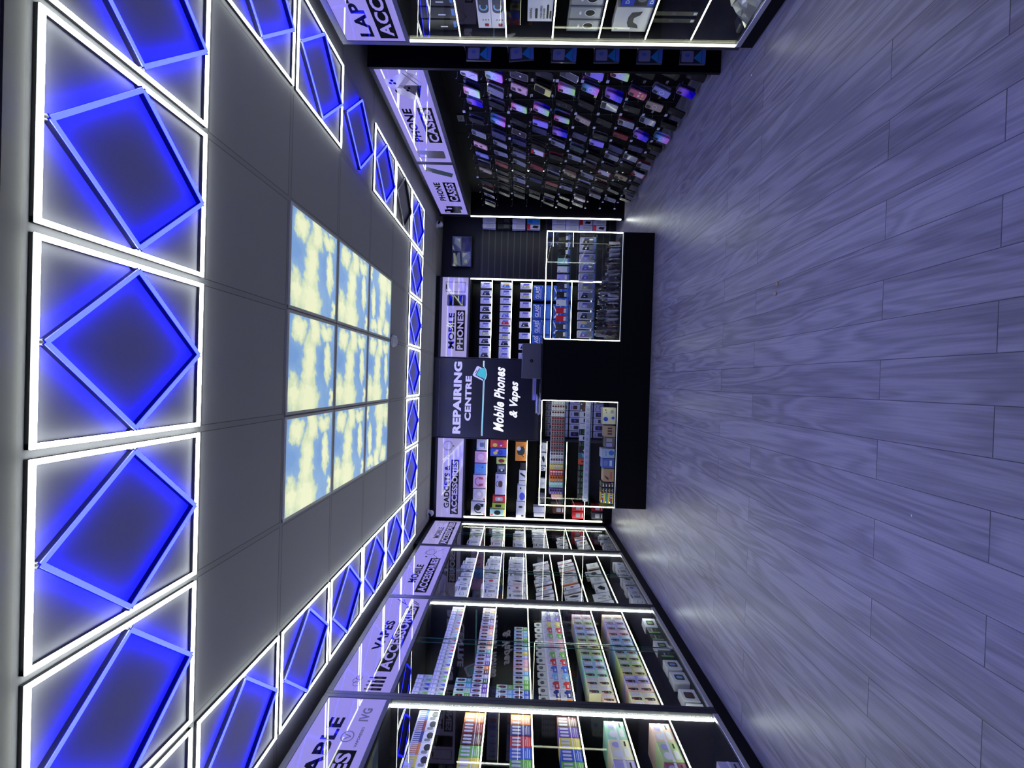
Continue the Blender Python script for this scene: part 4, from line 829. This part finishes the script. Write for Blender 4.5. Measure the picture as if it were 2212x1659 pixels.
# ------------------------------------------------------------------ inside the counter
CX = lambda y, Y=4.70: -0.817 + (980 - y) * Y / 881 + 1.385          # along the counter, from a distance along the front
cols5 = {'w': (WHITE, BRN), 'c': (c(150, 140, 140), DRED), 'y': (YEL, WHITE), 'r': (RED, WHITE), 'o': (ORG, BRN), 't': (c(150, 210, 205), WHITE), 'p': (PUR, BK), 'k': (PNK, YEL)}
def stick(a):
    A, B = cols5[a]
    return carton(('vape_stick_box', a), 0.064, 0.028, 0.10, A, [('r', .55, .1, .85, .9, B), ('rr', .1, .25, .4, .75, LG if a != 'c' else BK, .2), ('e', .92, .5, .15, .15, DRED)], side=A)
for k, a in enumerate('wwwccccccwwyrotpk'):
    y_ = 869 + 12.75 * k
    if a == 'p': y_ += 2
    for q in range(5 if a != 'k' else 4):
        put('vape_stick_box', stick(a), CF, (CX(y_, 4.72), 0.14, 0.9215 + q * 0.0292), '%s vape stick box, %s layer up, %s stack from the black counter middle' % ({'w': 'white', 'c': 'clear red', 'y': 'yellow', 'r': 'red', 'o': 'orange', 't': 'pale teal', 'p': 'purple', 'k': 'pink'}[a], nth(q + 1), nth(k + 1)), 'box', 'vape sticks on the upper counter shelf')
small = carton('small_white_box', 0.066, 0.052, 0.05, c(196, 198, 220), [('rr', .2, .15, .8, .85, c(170, 172, 205), .1), ('l', [(.3, .3), (.6, .7)], .002, MG)])
for k in range(17): put('small_white_box', small, CF, (CX(870 + 12.7 * k, 4.72), 0.10, 0.6315), 'small white box, %s in the front row, lower vape case shelf' % nth(k + 1), 'box', 'small white boxes on the lower counter shelf')
RINGG = c(60, 190, 90)
def blister(k_):
    art = {'g': [('a', .5, .45, .30, .06, 0, 300, RINGG), ('a', .4, .6, .2, .05, 90, 330, c(40, 140, 70)), ('r', .1, .85, .9, .95, MG)], 'b': [('rr', .2, .2, .8, .7, c(120, 60, 40), .1), ('r', .1, .8, .3, .95, WHITE)], 'w': [('r', .2, .35, .3, .45, BK), ('r', .45, .1, .52, .6, BK)],
           'v': [('rr', .2, .2, .8, .6, BK, .1), ('e', .7, .3, .1, .1, WHITE)], 't': [('p', [(.1, .2), (.8, .3), (.9, .7), (.3, .6)], c(120, 190, 200))], 'o': [('r', .4, .3, .6, .7, BK)], 'n': [('rr', .3, .3, .75, .6, DG, .05), ('r', .35, .42, .7, .5, WHITE)], 'd': [('e', .4, .5, .12, .12, WHITE)]}[k_]
    base = {'g': BK, 'b': DG, 'w': WHITE2, 'v': c(200, 200, 214), 't': c(70, 110, 130), 'o': c(220, 80, 40), 'n': BK, 'd': c(26, 26, 32)}[k_]
    return carton(('small_parts_pack', k_), 0.066, 0.108, 0.03, base, art)
nm = {'g': 'black pack with green rings', 'b': 'dark pack with a brown picture', 'w': 'white pack with a thin black line', 'v': 'white box with a black window', 't': 'blue grey pack with a pale shape', 'o': 'orange pack with a black mark', 'n': 'black box with a white word', 'd': 'dark pack with a white dot'}
for k, a in enumerate('bbvvwgvgdtogggggn'): put('small_parts_pack', blister(a), CF, (CX(870 + 12.7 * k, 4.75), 0.165, 0.6315), '%s, %s in the back row, lower vape case shelf' % (nm[a], nth(k + 1)), 'pack', 'packs on the lower counter shelf', rot=(0, 0, rnd.uniform(-6, 6)))
# bottom of the vape case
def bot(name, y0_, y1_, h, col, art, label, yy=0.10, d=0.12, z=0.3425, side=None):
    w = (y1_ - y0_) * 4.70 / 881; return put(name, carton((name, label), w - .003, h, d, col, art, side=side), CF, (CX((y0_ + y1_) / 2), yy, z), label, 'box')
bot('toy_box', 877, 913, 0.145, CRM, [('e', .30, .78, .24, .24, WHITE), ('e', .30, .78, .18, .18, BLU), ('e', .38, .22, .17, .17, WHITE), ('e', .38, .22, .12, .12, BLU), ('e', .75, .3, .14, .14, LG), ('e', .85, .8, .06, .06, RED), ('e', .7, .75, .05, .05, GRN)], 'cream box with blue round cones at the bottom of the vape counter case')
bot('kraft_box', 916, 940, 0.125, c(190, 165, 130), [('r', .2, .3, .35, .7, BRN), ('r', .45, .3, .6, .7, BRN), ('r', .7, .3, .85, .7, BRN)], 'light brown box with dark marks at the bottom of the vape counter case')
bot('grey_carton', 940.5, 963, 0.110, c(110, 100, 105), [('r', .1, .3, .45, .9, LAV), ('r', .55, .3, .9, .9, LG)], 'grey and lavender carton at the bottom of the vape counter case')
bot('white_and_blue_carton', 965, 985, 0.15, c(190, 200, 225), [('e', .55, .25, .28, .3, c(40, 120, 210)), ('r', .2, .6, .8, .7, SKY)], 'white carton with a blue round mark, bottom of the vape counter case')
bot('blue_carton', 986, 1007, 0.135, c(70, 110, 200), [('r', .2, .2, .8, .4, WHITE), ('rr', .2, .55, .8, .9, c(130, 140, 190), .1)], 'blue carton with a white word band, bottom of the vape counter case')
bot('kraft_carton', 1008, 1036, 0.12, c(196, 160, 120), [('t', 'RAW', .2, .15, .8, .4, c(190, 50, 50)), ('p', [(.1, .5), (.3, .5), (.5, .9), (.3, .8)], BRN)], 'brown carton with red letters at the bottom of the vape counter case')
for q in range(4): bot('tin_box', 1037, 1048, 0.033, BK, [('r', .1, .2, .6, .6, WHITE), ('r', .7, .2, .9, .8, (YEL, RED, PUR, GRN)[q])], 'black tin with a white label, %s layer up, beside the brown carton' % nth(q + 1), z=0.3425 + q * 0.0345)
for q in range(4): bot('tin_box', 1049, 1060, 0.033, BK, [('r', .1, .2, .9, .5, LG), ('r', .4, .6, .6, .8, (YEL, ORG, WHITE, YEL)[q])], 'black tin with a white label, %s layer up, beside the lighter trays' % nth(q + 1), z=0.3425 + q * 0.0345)
LIT = [BLU, BLU, RED, RED, WHITE, BLU, WHITE, RED]
for t_ in range(3):
    z = 0.3425 + 0.046 * t_; tr = thing('lighter_tray', 'yellow lighter tray, %s layer up, at the end of the vape counter case' % nth(t_ + 1), 'tray', CF, 'lighter trays', at=(0.081, 0.09 + 0.012 * t_, z))
    MB().box(-0.060, 0.060, 0.0, 0.09, 0, 0.004, YEL).box(-0.060, 0.060, 0.0, 0.003, 0.004, 0.014, YEL).box(-0.060, 0.060, 0.087, 0.09, 0.004, 0.044, YEL).box(-0.060, -0.057, 0.003, 0.087, 0.004, 0.044, YEL).box(0.057, 0.060, 0.003, 0.087, 0.004, 0.044, YEL).build('tray_body', tr)
    for q in range(8):
        k = ('lighter', LIT[q].name, t_ == 1)
        if k not in PROTO: PROTO[k] = MB().box(-0.006, 0.006, 0, 0.012, 0, 0.029, LIT[q] if t_ != 1 else (TEA, WHITE)[q % 2], 0.002).box(-0.005, 0.005, 0.001, 0.011, 0.029, 0.036, CHROME, 0.001).mesh('lighter')
        put('lighter', PROTO[k], CF, (0.081 - 0.049 + 0.014 * q, 0.10 + 0.012 * t_, z + 0.0045), '%s cigarette lighter, %s in the %s tray up, vape counter case' % ('teal and white' if t_ == 1 else CN[LIT[q]], nth(8 - q), nth(t_ + 1)), 'lighter', 'lighters in the yellow trays')
# used phones and boxed phones in the other case
def used(kind):
    if ('used', kind) in PROTO: return PROTO['used', kind]
    body = {'k': BK, 'm': c(150, 210, 200), 'w': c(215, 215, 232), 'l': c(160, 150, 235), 'r': c(190, 30, 50), 'g': c(44, 46, 54), 's': c(30, 24, 60)}[kind]
    b = MB(); w, h, d = 0.072, 0.128, 0.008
    b.box(-w / 2, w / 2, 0, d, 0, h, body, 0.003)
    b.rrect(-w / 2 + .005, h - .036, -w / 2 + .034, h - .006, 0.006, -0.0005, DG if kind in 'kgs' else body)
    b.ell(-w / 2 + .013, h - .014, .005, .005, -.0009, BK, 12).ell(-w / 2 + .013, h - .027, .005, .005, -.0009, BK, 12)
    b.rect(-w * .32, 0.012, w * .32, 0.040, -0.0006, WHITE).line([(-.008, .02), (.006, .032)], .002, -.001, MG)
    if kind not in 'w': pass
    PROTO['used', kind] = b.mesh('used_phone'); return PROTO['used', kind]
un = {'k': 'black', 'm': 'mint', 'w': 'white', 'l': 'lavender', 'r': 'red', 'g': 'charcoal', 's': 'midnight'}
stand = MB().box(-0.034, 0.034, 0.0, 0.035, 0, 0.003, CLR).box(-0.034, 0.034, 0.0, 0.002, 0.003, 0.012, CLR).add([(-.03, .030, .003), (.03, .030, .003), (.03, .032, .07), (-.03, .032, .07), (-.03, .033, .003), (.03, .033, .003), (.03, .035, .07), (-.03, .035, .07)], [(0, 1, 2, 3), (7, 6, 5, 4), (3, 2, 6, 7), (0, 3, 7, 4), (1, 5, 6, 2), (0, 4, 5, 1)], CLR).box(-0.03, 0.03, -0.006, -0.001, 0, 0.022, c(110, 130, 200)).mesh('phone_stand')
for k, (zy, a) in enumerate(zip((205, 290, 375, 485, 580, 675, 775, 880, 975, 1070, 1165, 1260, 1350), 'kkkmwlskwrrgg')):
    x = CX(480 + zy / 5.53, 4.72)
    put('phone_stand', stand, CF, (x, 0.135, 0.9215), 'clear phone stand with a blue price tag, %s from the gondola side, upper counter shelf' % nth(k + 1), 'stand', 'phone stands in the phone counter case')
    put('used_phone', used(a), CF, (x, 0.142, 0.927), '%s phone standing with a white price sticker, %s from the slat wall side, upper shelf' % (un[a], nth(k + 1)), 'phone', 'used phones in the phone counter case', rot=(-5, rnd.uniform(-2, 2), 0))
for k, (zy, v) in enumerate(zip((215, 325, 445, 560, 670, 785, 890, 1010, 1130, 1240, 1345), 'DDLPPYDLDBP')):
    x = min(CX(480 + zy / 5.53, 4.74), 3.016)
    put('boxed_phone', phone_box(v), CF, (x, 0.15, 0.633), 'boxed phone, %s picture, %s from the slat wall side, lower counter shelf' % (PD[v], nth(k + 1)), 'phone box', 'boxed phones in the phone counter case', rot=(0, rnd.uniform(-1, 1), 0))
    put('phone_stand', stand, CF, (x, 0.10, 0.6315), 'clear stand with a blue price tag, %s before the boxed phones, lower counter shelf' % nth(k + 1), 'stand', 'price stands before the boxed phones')
put('teal_phone_box', carton('teal_phone_box', 0.20, 0.13, 0.03, c(30, 110, 120), [('rr', .3, .1, .8, .8, c(16, 60, 66), .1)]), CF, (CX(655), 0.40, 0.3425), 'teal box standing behind the bagged cables in the phone counter case', 'box')
# heap of bagged cables at the bottom
def bag(v):
    if ('bag', v) in PROTO: return PROTO['bag', v]
    r_ = random.Random(v); b = MB(); nx, nz, w, h = 5, 6, 0.10, 0.12; vs = []
    for s in (0, 1):
        for j in range(nz):
            for i in range(nx):
                e = (i in (0, nx - 1)) or (j in (0, nz - 1))
                vs.append(((i / (nx - 1) - .5) * w + r_.uniform(-.004, .004), (0.004 if s else -0.004) * (0.2 if e else 1) * 2 + (r_.uniform(-.004, .004) if not e else 0), j / (nz - 1) * h + r_.uniform(-.004, .004)))
    q = nx * nz; fs = []
    for j in range(nz - 1):
        for i in range(nx - 1):
            a = j * nx + i; fs += [(a, a + 1, a + nx + 1, a + nx), (q + a, q + a + nx, q + a + nx + 1, q + a + 1)]
    rim = [i for i in range(nx)] + [j * nx + nx - 1 for j in range(1, nz)] + [(nz - 1) * nx + i for i in range(nx - 2, -1, -1)] + [j * nx for j in range(nz - 2, 0, -1)]
    fs += [(rim[k], q + rim[k], q + rim[(k + 1) % len(rim)], rim[(k + 1) % len(rim)]) for k in range(len(rim))]
    b.add(vs, fs, [mat('bag_grey', (0.26, 0.26, 0.30), 0.12, spec=1.0), mat('bag_dark', (0.07, 0.06, 0.075), 0.12, spec=1.0), mat('bag_pale', (0.5, 0.5, 0.58), 0.10, spec=1.0), mat('bag_brown', (0.10, 0.06, 0.06), 0.15, spec=1.0)][v % 4])
    b.rect(-.02, .03, .02, .05, -.0125, (LG, WHITE, RED, LG)[v % 4])
    PROTO['bag', v] = b.mesh('bagged_cable'); return PROTO['bag', v]
rb = random.Random(3); kb = 0
for row, (yy, hz, n) in enumerate(((0.07, 0.343, 24), (0.16, 0.343, 22), (0.25, 0.343, 18), (0.20, 0.44, 15), (0.29, 0.44, 14))):
    for k in range(n):
        x = (1.91 + (k + .5) * (1.10 / n)) if hz < 0.4 else (1.93 + (k + .5) * (0.72 / n)); kb += 1
        z = hz + (0.012 if row == 0 else 0.02 + 0.028 * row) * (1 - 0.4 * k / n)
        put('bagged_cable', bag(rb.randrange(8)), CF, (x, yy + rb.uniform(0, .03), 0.358 + (0.10 if hz > 0.4 else 0.0) * (1 - 0.5 * k / n)), 'bagged cable in the counter case heap, %s from the middle, %s line back' % (nth(k + 1), nth(row + 1)), 'bagged cable', 'bagged cables at the bottom of the phone counter case', rot=(rb.uniform(-14, -2), rb.uniform(-6, 6), rb.choice((55, 65, 75, 85, 100))))

# ------------------------------------------------------------------ on the counter
LAP = mat('laptop_silver', (0.10, 0.10, 0.12), 0.35, 0.6)
lt = thing('laptop', 'silver grey laptop seen from behind, open on the counter middle', 'laptop', frame(0.235, 4.62, 0, CH + 0.0012))
b = MB(); M = Matrix.Rotation(R(-10), 4, 'X')
b.box(-0.20, 0.20, 0.0, 0.010, 0.004, 0.225, LAP, 0.003, M=M); b.arc(0, 0.115, 0.016, 0.003, 0, 360, -0.0004, INK)
lid = MB(); lid.box(-0.20, 0.20, 0.0, 0.010, 0.004, 0.225, LAP, 0.003); lid = lid.build('screen_lid', lt); lid.rotation_euler.x = R(-6)
g = MB(); g.ell(0, 0.115, 0.018, 0.018, -0.0006, INK); g.text('hp', -0.011, 0.103, 0.011, 0.127, -0.0012, LAP, 0.01, 0.3); g.build('logo', lid)
MB().box(-0.20, 0.20, 0.006, 0.26, 0.0, 0.016, LAP, 0.003).build('keyboard_deck', lt)
put('receipt_printer', carton('receipt_printer', 0.31, 0.085, 0.16, c(18, 18, 24), [('r', .02, .52, .98, .97, c(150, 140, 225)), ('l', [(.2, .75), (.8, .75)], .002, DG)]), CF, (CX(846, 4.9), 0.30, CH + 0.001), 'low dark box with a pale lavender front strip between laptop and papers', 'box')
for k in range(5):
    sheet = MB().box(-0.10, 0.10, -0.13, 0.13, 0, 0.008 - 0.001 * k, (WHITE2, c(160, 165, 205), c(90, 92, 110))[k % 3], 0.001)
    put('paper_pad', sheet.mesh('paper_pad'), CF, (CX(882, 4.8) + 0.005 * k, 0.30, CH + 0.0012 + 0.0085 * k), 'paper pad in the stack beside the lavender strip, %s from the bottom' % nth(k + 1), 'paper', 'papers stacked on the counter', rot=(0, 0, (3, -5, 8, -2, 12)[k]))
put('black_phone', MB().box(-0.04, 0.04, -0.08, 0.08, 0, 0.009, BK, 0.003).mesh('black_phone'), CF, (CX(838, 4.62), 0.12, CH + 0.001), 'black phone lying on the counter in front of the paper pads', 'phone', rot=(0, 0, 60))
put('pen', MB().tube([(-.07, 0, .005), (.06, 0, .005), (.07, 0, .005)], [.004, .004, .001], WHITE2, 8).mesh('pen'), CF, (CX(856, 4.62), 0.06, CH + 0.001), 'white pen lying on the black counter top near the vape case', 'pen', rot=(0, 0, 50))

# ------------------------------------------------------------------ laptop accessories cabinet contents
LN = 'laptop accessories'
for k in range(4): put('battery_box', carton('battery_box', 0.075, 0.23, 0.05, c(22, 22, 32), [('r', .3, .3, .4, .5, WHITE), ('r', .3, .05, .9, .13, c(60, 110, 190))]), RN, (0.08 + 0.085 * k, 0.07, 1.9115), 'tall dark box with a blue strip on the top shelf, %s from the counter side' % nth(k + 1), 'box', 'tall dark boxes on the top shelf')
mousebox = lambda: carton('mouse_pad_box', 0.36, 0.085, 0.10, c(208, 206, 224), [('rr', .30, .12, .95, .88, DG, .3), ('a', .42, .5, .26, .10, 60, 300, SKY), ('rr', .04, .2, .10, .5, DRED, .05), ('e', .17, .2, .05, .05, BK), ('e', .17, .4, .05, .05, BK), ('e', .17, .6, .05, .05, BK)])
for q in range(2): put('mouse_pad_box', mousebox(), RN, (0.23, 0.08, 1.6115 + q * 0.087), 'long white box with a dark picture and blue curl, %s of the two stacked' % ('lower', 'upper')[q], 'box', 'long white boxes on the second shelf', rot=(0, 0, 0))
kb_ = carton('keyboard_box', 0.42, 0.155, 0.06, c(205, 206, 216), [('p', [(.46, .12), (.96, .05), (.96, .95), (.50, .88)], DG), ('l', [(.5, .5), (.95, .5)], .003, MG), ('t', 'WIRED OFFICE', .05, .42, .26, .50, BK), ('t', 'KEYBOARD', .05, .30, .22, .38, BK), ('rr', .05, .60, .22, .70, BK, .2), ('rr', .05, .16, .28, .24, BK, .2), ('rr', .05, .05, .18, .12, BK, .2), ('t', 'OVING', .05, .82, .22, .92, BK)])
put('keyboard_box', kb_, RN, (0.315, 0.08, 1.315), 'white keyboard box with black print on the third shelf', 'box')
bl = carton('mouse_blister', 0.085, 0.205, 0.05, c(110, 112, 120), [('rr', .08, .05, .92, .95, c(150, 152, 158), .1), ('e', .5, .36, .28, .40, WHITE), ('e', .5, .36, .24, .34, BK), ('r', .35, .62, .6, .68, WHITE), ('r', .15, .05, .85, .22, LG)])
for k in range(4): put('mouse_blister', bl, RN, (0.085 + 0.09 * k, 0.075, 1.0115), 'clear blister pack with an oval black mouse, fourth shelf, %s from counter side' % nth(k + 1), 'pack', 'mouse packs on the fourth shelf')
put('controller_box', carton('controller_box', 0.17, 0.215, 0.07, c(205, 205, 210), [('p', [(.15, .25), (.3, .3), (.42, .45), (.58, .45), (.7, .3), (.85, .25), (.80, .55), (.62, .62), (.38, .62), (.2, .55)], DG), ('r', .1, .85, .14, .95, BK)]), RN, (0.13, 0.075, 0.7115), 'white box with a grey game controller silhouette on the fifth shelf', 'box')
put('controller_box', carton('blue_controller_box', 0.16, 0.20, 0.07, c(50, 48, 56), [('r', 0, .62, 1, 1, c(40, 70, 190)), ('r', 0, 0, 1, .22, c(40, 80, 200)), ('e', .35, .4, .2, .2, MG), ('e', .7, .4, .2, .2, MG), ('t', 'DOUBLE', .1, .76, .8, .88, WHITE), ('t', 'DOUBLE', .1, .05, .8, .16, WHITE)]), RN, (0.305, 0.075, 0.7115), 'blue banded box with two round controls on the fifth shelf', 'box')
for k in range(2): put('slim_tripod_box', carton('slim_tripod_box', 0.03, 0.27, 0.03, c(20, 20, 24), [('r', .2, .02, .8, .1, WHITE), ('r', .2, .5, .8, .6, DG)]), RN, (0.10 + 0.05 * k, 0.10, 0.4165), 'tall narrow black pack on the lowest shelf, %s from the counter side' % nth(k + 1), 'pack', 'narrow black packs')
def crumple(w, d, h, m, seed):
    r_ = random.Random(seed); n = 12; vs, fs = [], []
    for j in range(n + 1):
        for i in range(n + 1):
            u, v = i / n, j / n; e = min(u, 1 - u, v, 1 - v) * 2
            vs.append(((u - .5) * w, v * d, h * min(1, e * 2.2) * r_.uniform(.45, 1)))
    for j in range(n):
        for i in range(n): a = j * (n + 1) + i; fs += [(a, a + 1, a + n + 2), (a, a + n + 2, a + n + 1)]
    b = MB().add(vs, fs, m); b.add([(x, y, 0) for x, y in ((-w / 2, 0), (w / 2, 0), (w / 2, d), (-w / 2, d))], [(3, 2, 1, 0)], m)
    return b
FOIL = mat('crinkled_plastic', (0.42, 0.42, 0.42), 0.12, 0.5, spec=1.0)
put('crinkled_plastic_bag', crumple(0.34, 0.26, 0.16, FOIL, 4).mesh('crinkled_plastic_bag'), RN, (0.27, 0.06, 0.104), 'crinkled clear plastic bag shining on the cabinet floor under the laptop accessories', 'bag')
put('wrapped_adapter', MB().box(-0.03, 0.03, 0, 0.10, 0, 0.035, DG, 0.008).tube([(0, .10, .018), (.02, .14, .016), (-.01, .17, .014)], .004, BK).mesh('wrapped_adapter'), RN, (0.085, 0.07, 0.104), 'dark grey power adapter lying beside the crinkled plastic bag', 'adapter', rot=(0, 0, 15))

# ------------------------------------------------------------------ corner behind the counter
hp_ = [carton(('hanging_pack', k), 0.075, 0.20, 0.022, b_, a) for k, (b_, a) in enumerate(((c(190, 188, 215), [('rr', .15, .1, .85, .7, LG, .1)]), (BK, [('r', .2, .1, .8, .5, DG)]), (c(200, 196, 216), [('r', 0, .74, 1, 1, RED), ('p', [(.2, .2), (.7, .1), (.8, .5), (.3, .6)], BK)]), (c(60, 140, 220), [('r', .1, .6, .9, .9, c(40, 110, 190)), ('r', 0, 0, 1, .1, GRN)])))]
KB = frame(0, 6.47, 0)
hk = MB().tube([(0, 0, 0), (0, -0.16, 0.004), (0, -0.17, 0.012)], 0.0022, CHROME, 6).mesh('display_hook')
row = 0
for z, vs in ((2.10, (0, 0, 0)), (1.87, (0, 1, 1)), (1.64, (0, 0, 0)), (1.41, (0, 3, 2)), (1.02, (2, 0, 0)), (0.81, (0, 0, 0)), (0.60, (0, 2, 0)), (0.39, (2, 0, 2))):
    row += 1
    for k, v in enumerate(vs):
        x = 2.57 - 0.085 * k
        put('display_hook', hk, KB, (x, -0.0005, z), 'chrome hook on the slat wall, %s row down, %s from the side wall' % (nth(row), nth(k + 1)), 'hook', 'hooks on the slat wall')
        for q in range(2 if v != 3 else 1): put('hanging_pack', hp_[v], KB, (x, -0.12 + 0.045 * q, z - 0.205), '%s pack hanging on the slat wall, %s row down, %s hook, %s' % (('white', 'black', 'white and red', 'blue')[v], nth(row), nth(k + 1), ('in front', 'behind')[q]), 'pack', 'packs on the slat wall', rot=(0, rnd.uniform(-2, 2), rnd.uniform(-5, 5)))
mo = thing('cctv_monitor', 'small black monitor showing four camera pictures, high on the wall behind the counter', 'monitor', frame(2.01, 6.40, 0, 2.42))
MB().box(-0.245, 0.245, 0, 0.035, -0.16, 0.16, BK, 0.004).build('casing', mo)
b = MB().box(-0.235, 0.235, -0.001, 0.0, -0.15, 0.15, mat('screen_black', (0.004, 0.004, 0.012), 0.08, emit=(0.01, 0.012, 0.05), strength=0.6))
sc1, sc2, sc3 = (mat('screen_pic_%d' % k, (0.02, 0.02, 0.02), 0.1, emit=e, strength=1) for k, e in enumerate(((0.06, 0.08, 0.14), (0.16, 0.17, 0.14), (0.02, 0.025, 0.09))))
b.rect(-.232, -.147, -.002, -.002, -.0015, sc3).rect(.002, .002, .232, .147, -.0015, sc3)
b.poly([(.03, .01), (.20, .02), (.22, .10), (.12, .12)], -.002, sc1).poly([(.14, .03), (.2, .02), (.19, .08)], -.0025, sc2).poly([(.01, .11), (.10, .14), (.04, .145)], -.002, sc2)
b.poly([(-.23, .005), (-.02, .03), (-.02, .06), (-.21, .13)], -.002, sc1).poly([(-.20, .06), (-.03, .10), (-.03, .13), (-.18, .12)], -.0025, sc2)
b.poly([(-.22, -.02), (-.03, -.01), (-.01, -.12), (-.10, -.14), (-.20, -.10)], -.002, sc1).poly([(-.18, -.05), (-.13, -.05), (-.13, -.09), (-.18, -.09)], -.0025, sc2).poly([(-.10, -.02), (-.02, -.02), (-.03, -.09)], -.0025, sc2)
b.build('screen', mo)
MB().box(-0.05, 0.05, 0.035, 0.119, -0.05, 0.05, BK).build('wall_bracket', mo)
# cameras and smoke alarm
CAMW = mat('camera_white', (0.55, 0.55, 0.60), 0.35)
for nm_, x, y, a in (('white dome camera on the ceiling above the corner of the mobile accessories cabinets', -1.975, 5.95, -30), ('white dome camera on the ceiling above the end of the phone cases', 2.28, 6.02, 30)):
    t = thing('security_camera', nm_, 'camera', frame(x, y, a, CZ))
    MB().lathe([(0.0, 0), (0.052, -0.001), (0.055, -0.018), (0.048, -0.03), (0.0, -0.031)], CAMW).build('mount_plate', t)
    Mr = Matrix.Translation((0, 0, -0.058)) @ Matrix.Rotation(R(65), 4, 'X')
    MB().lathe([(0.0, -0.044), (0.022, -0.040), (0.038, -0.024), (0.045, 0.0), (0.040, 0.020), (0.033, 0.032), (0.0, 0.033)], CAMW, M=Mr).build('eyeball_housing', t)
    MB().lathe([(0.0, 0.0335), (0.030, 0.0335), (0.028, 0.037), (0.012, 0.042), (0.0, 0.042)], mat('lens_glass', (0.004, 0.004, 0.01), 0.05), M=Mr).build('lens', t)
t = thing('smoke_alarm', 'round white smoke alarm on the ceiling beside the cloud panels', 'smoke alarm', frame(0.366, 4.10, 0, CZ))
MB().lathe([(0.0, 0), (0.060, -0.001), (0.062, -0.016), (0.054, -0.020)], CAMW).build('mount_ring', t)
MB().lathe([(0.054, -0.0205), (0.056, -0.024), (0.052, -0.040), (0.036, -0.048), (0.0, -0.049)], CAMW).build('cover', t)
# litter on the floor
LEAF = mat('dry_leaf', (0.45, 0.30, 0.14), 0.7)
for k, (x, y) in enumerate(((0.60, 2.352), (0.545, 2.366))):
    b = MB(); n = 9; vs = [(0, 0, .004)] + [((.017 if i % 2 else .009) * math.cos(2 * PI * i / n), (.013 if i % 2 else .007) * math.sin(2 * PI * i / n), .002 + .006 * (i % 2)) for i in range(n)]
    b.add(vs, [(0, i + 1, (i + 1) % n + 1) for i in range(n)], LEAF); b.tube([(0, 0, .004), (.012, .014, .003)], .001, LEAF, 5)
    put('dry_leaf', b.mesh('dry_leaf'), frame(x, y, 40 * k), (0, 0, 0), ('small dry brown leaf on the floor, the one toward the phone cases', 'small dry brown leaf on the floor, the one toward the vapes')[k], 'leaf')
for k, (x, y) in enumerate(((-0.448, 1.516), (2.04, 2.70))): put('paper_scrap', MB().box(-.004, .004, -.002, .002, 0, .0012, WHITE).mesh('paper_scrap'), frame(x, y, 20), (0, 0, 0.0002), ('tiny white paper scrap on the floor in the middle of the aisle', 'tiny white paper scrap on the floor by the laptop accessories plinth')[k], 'scrap')
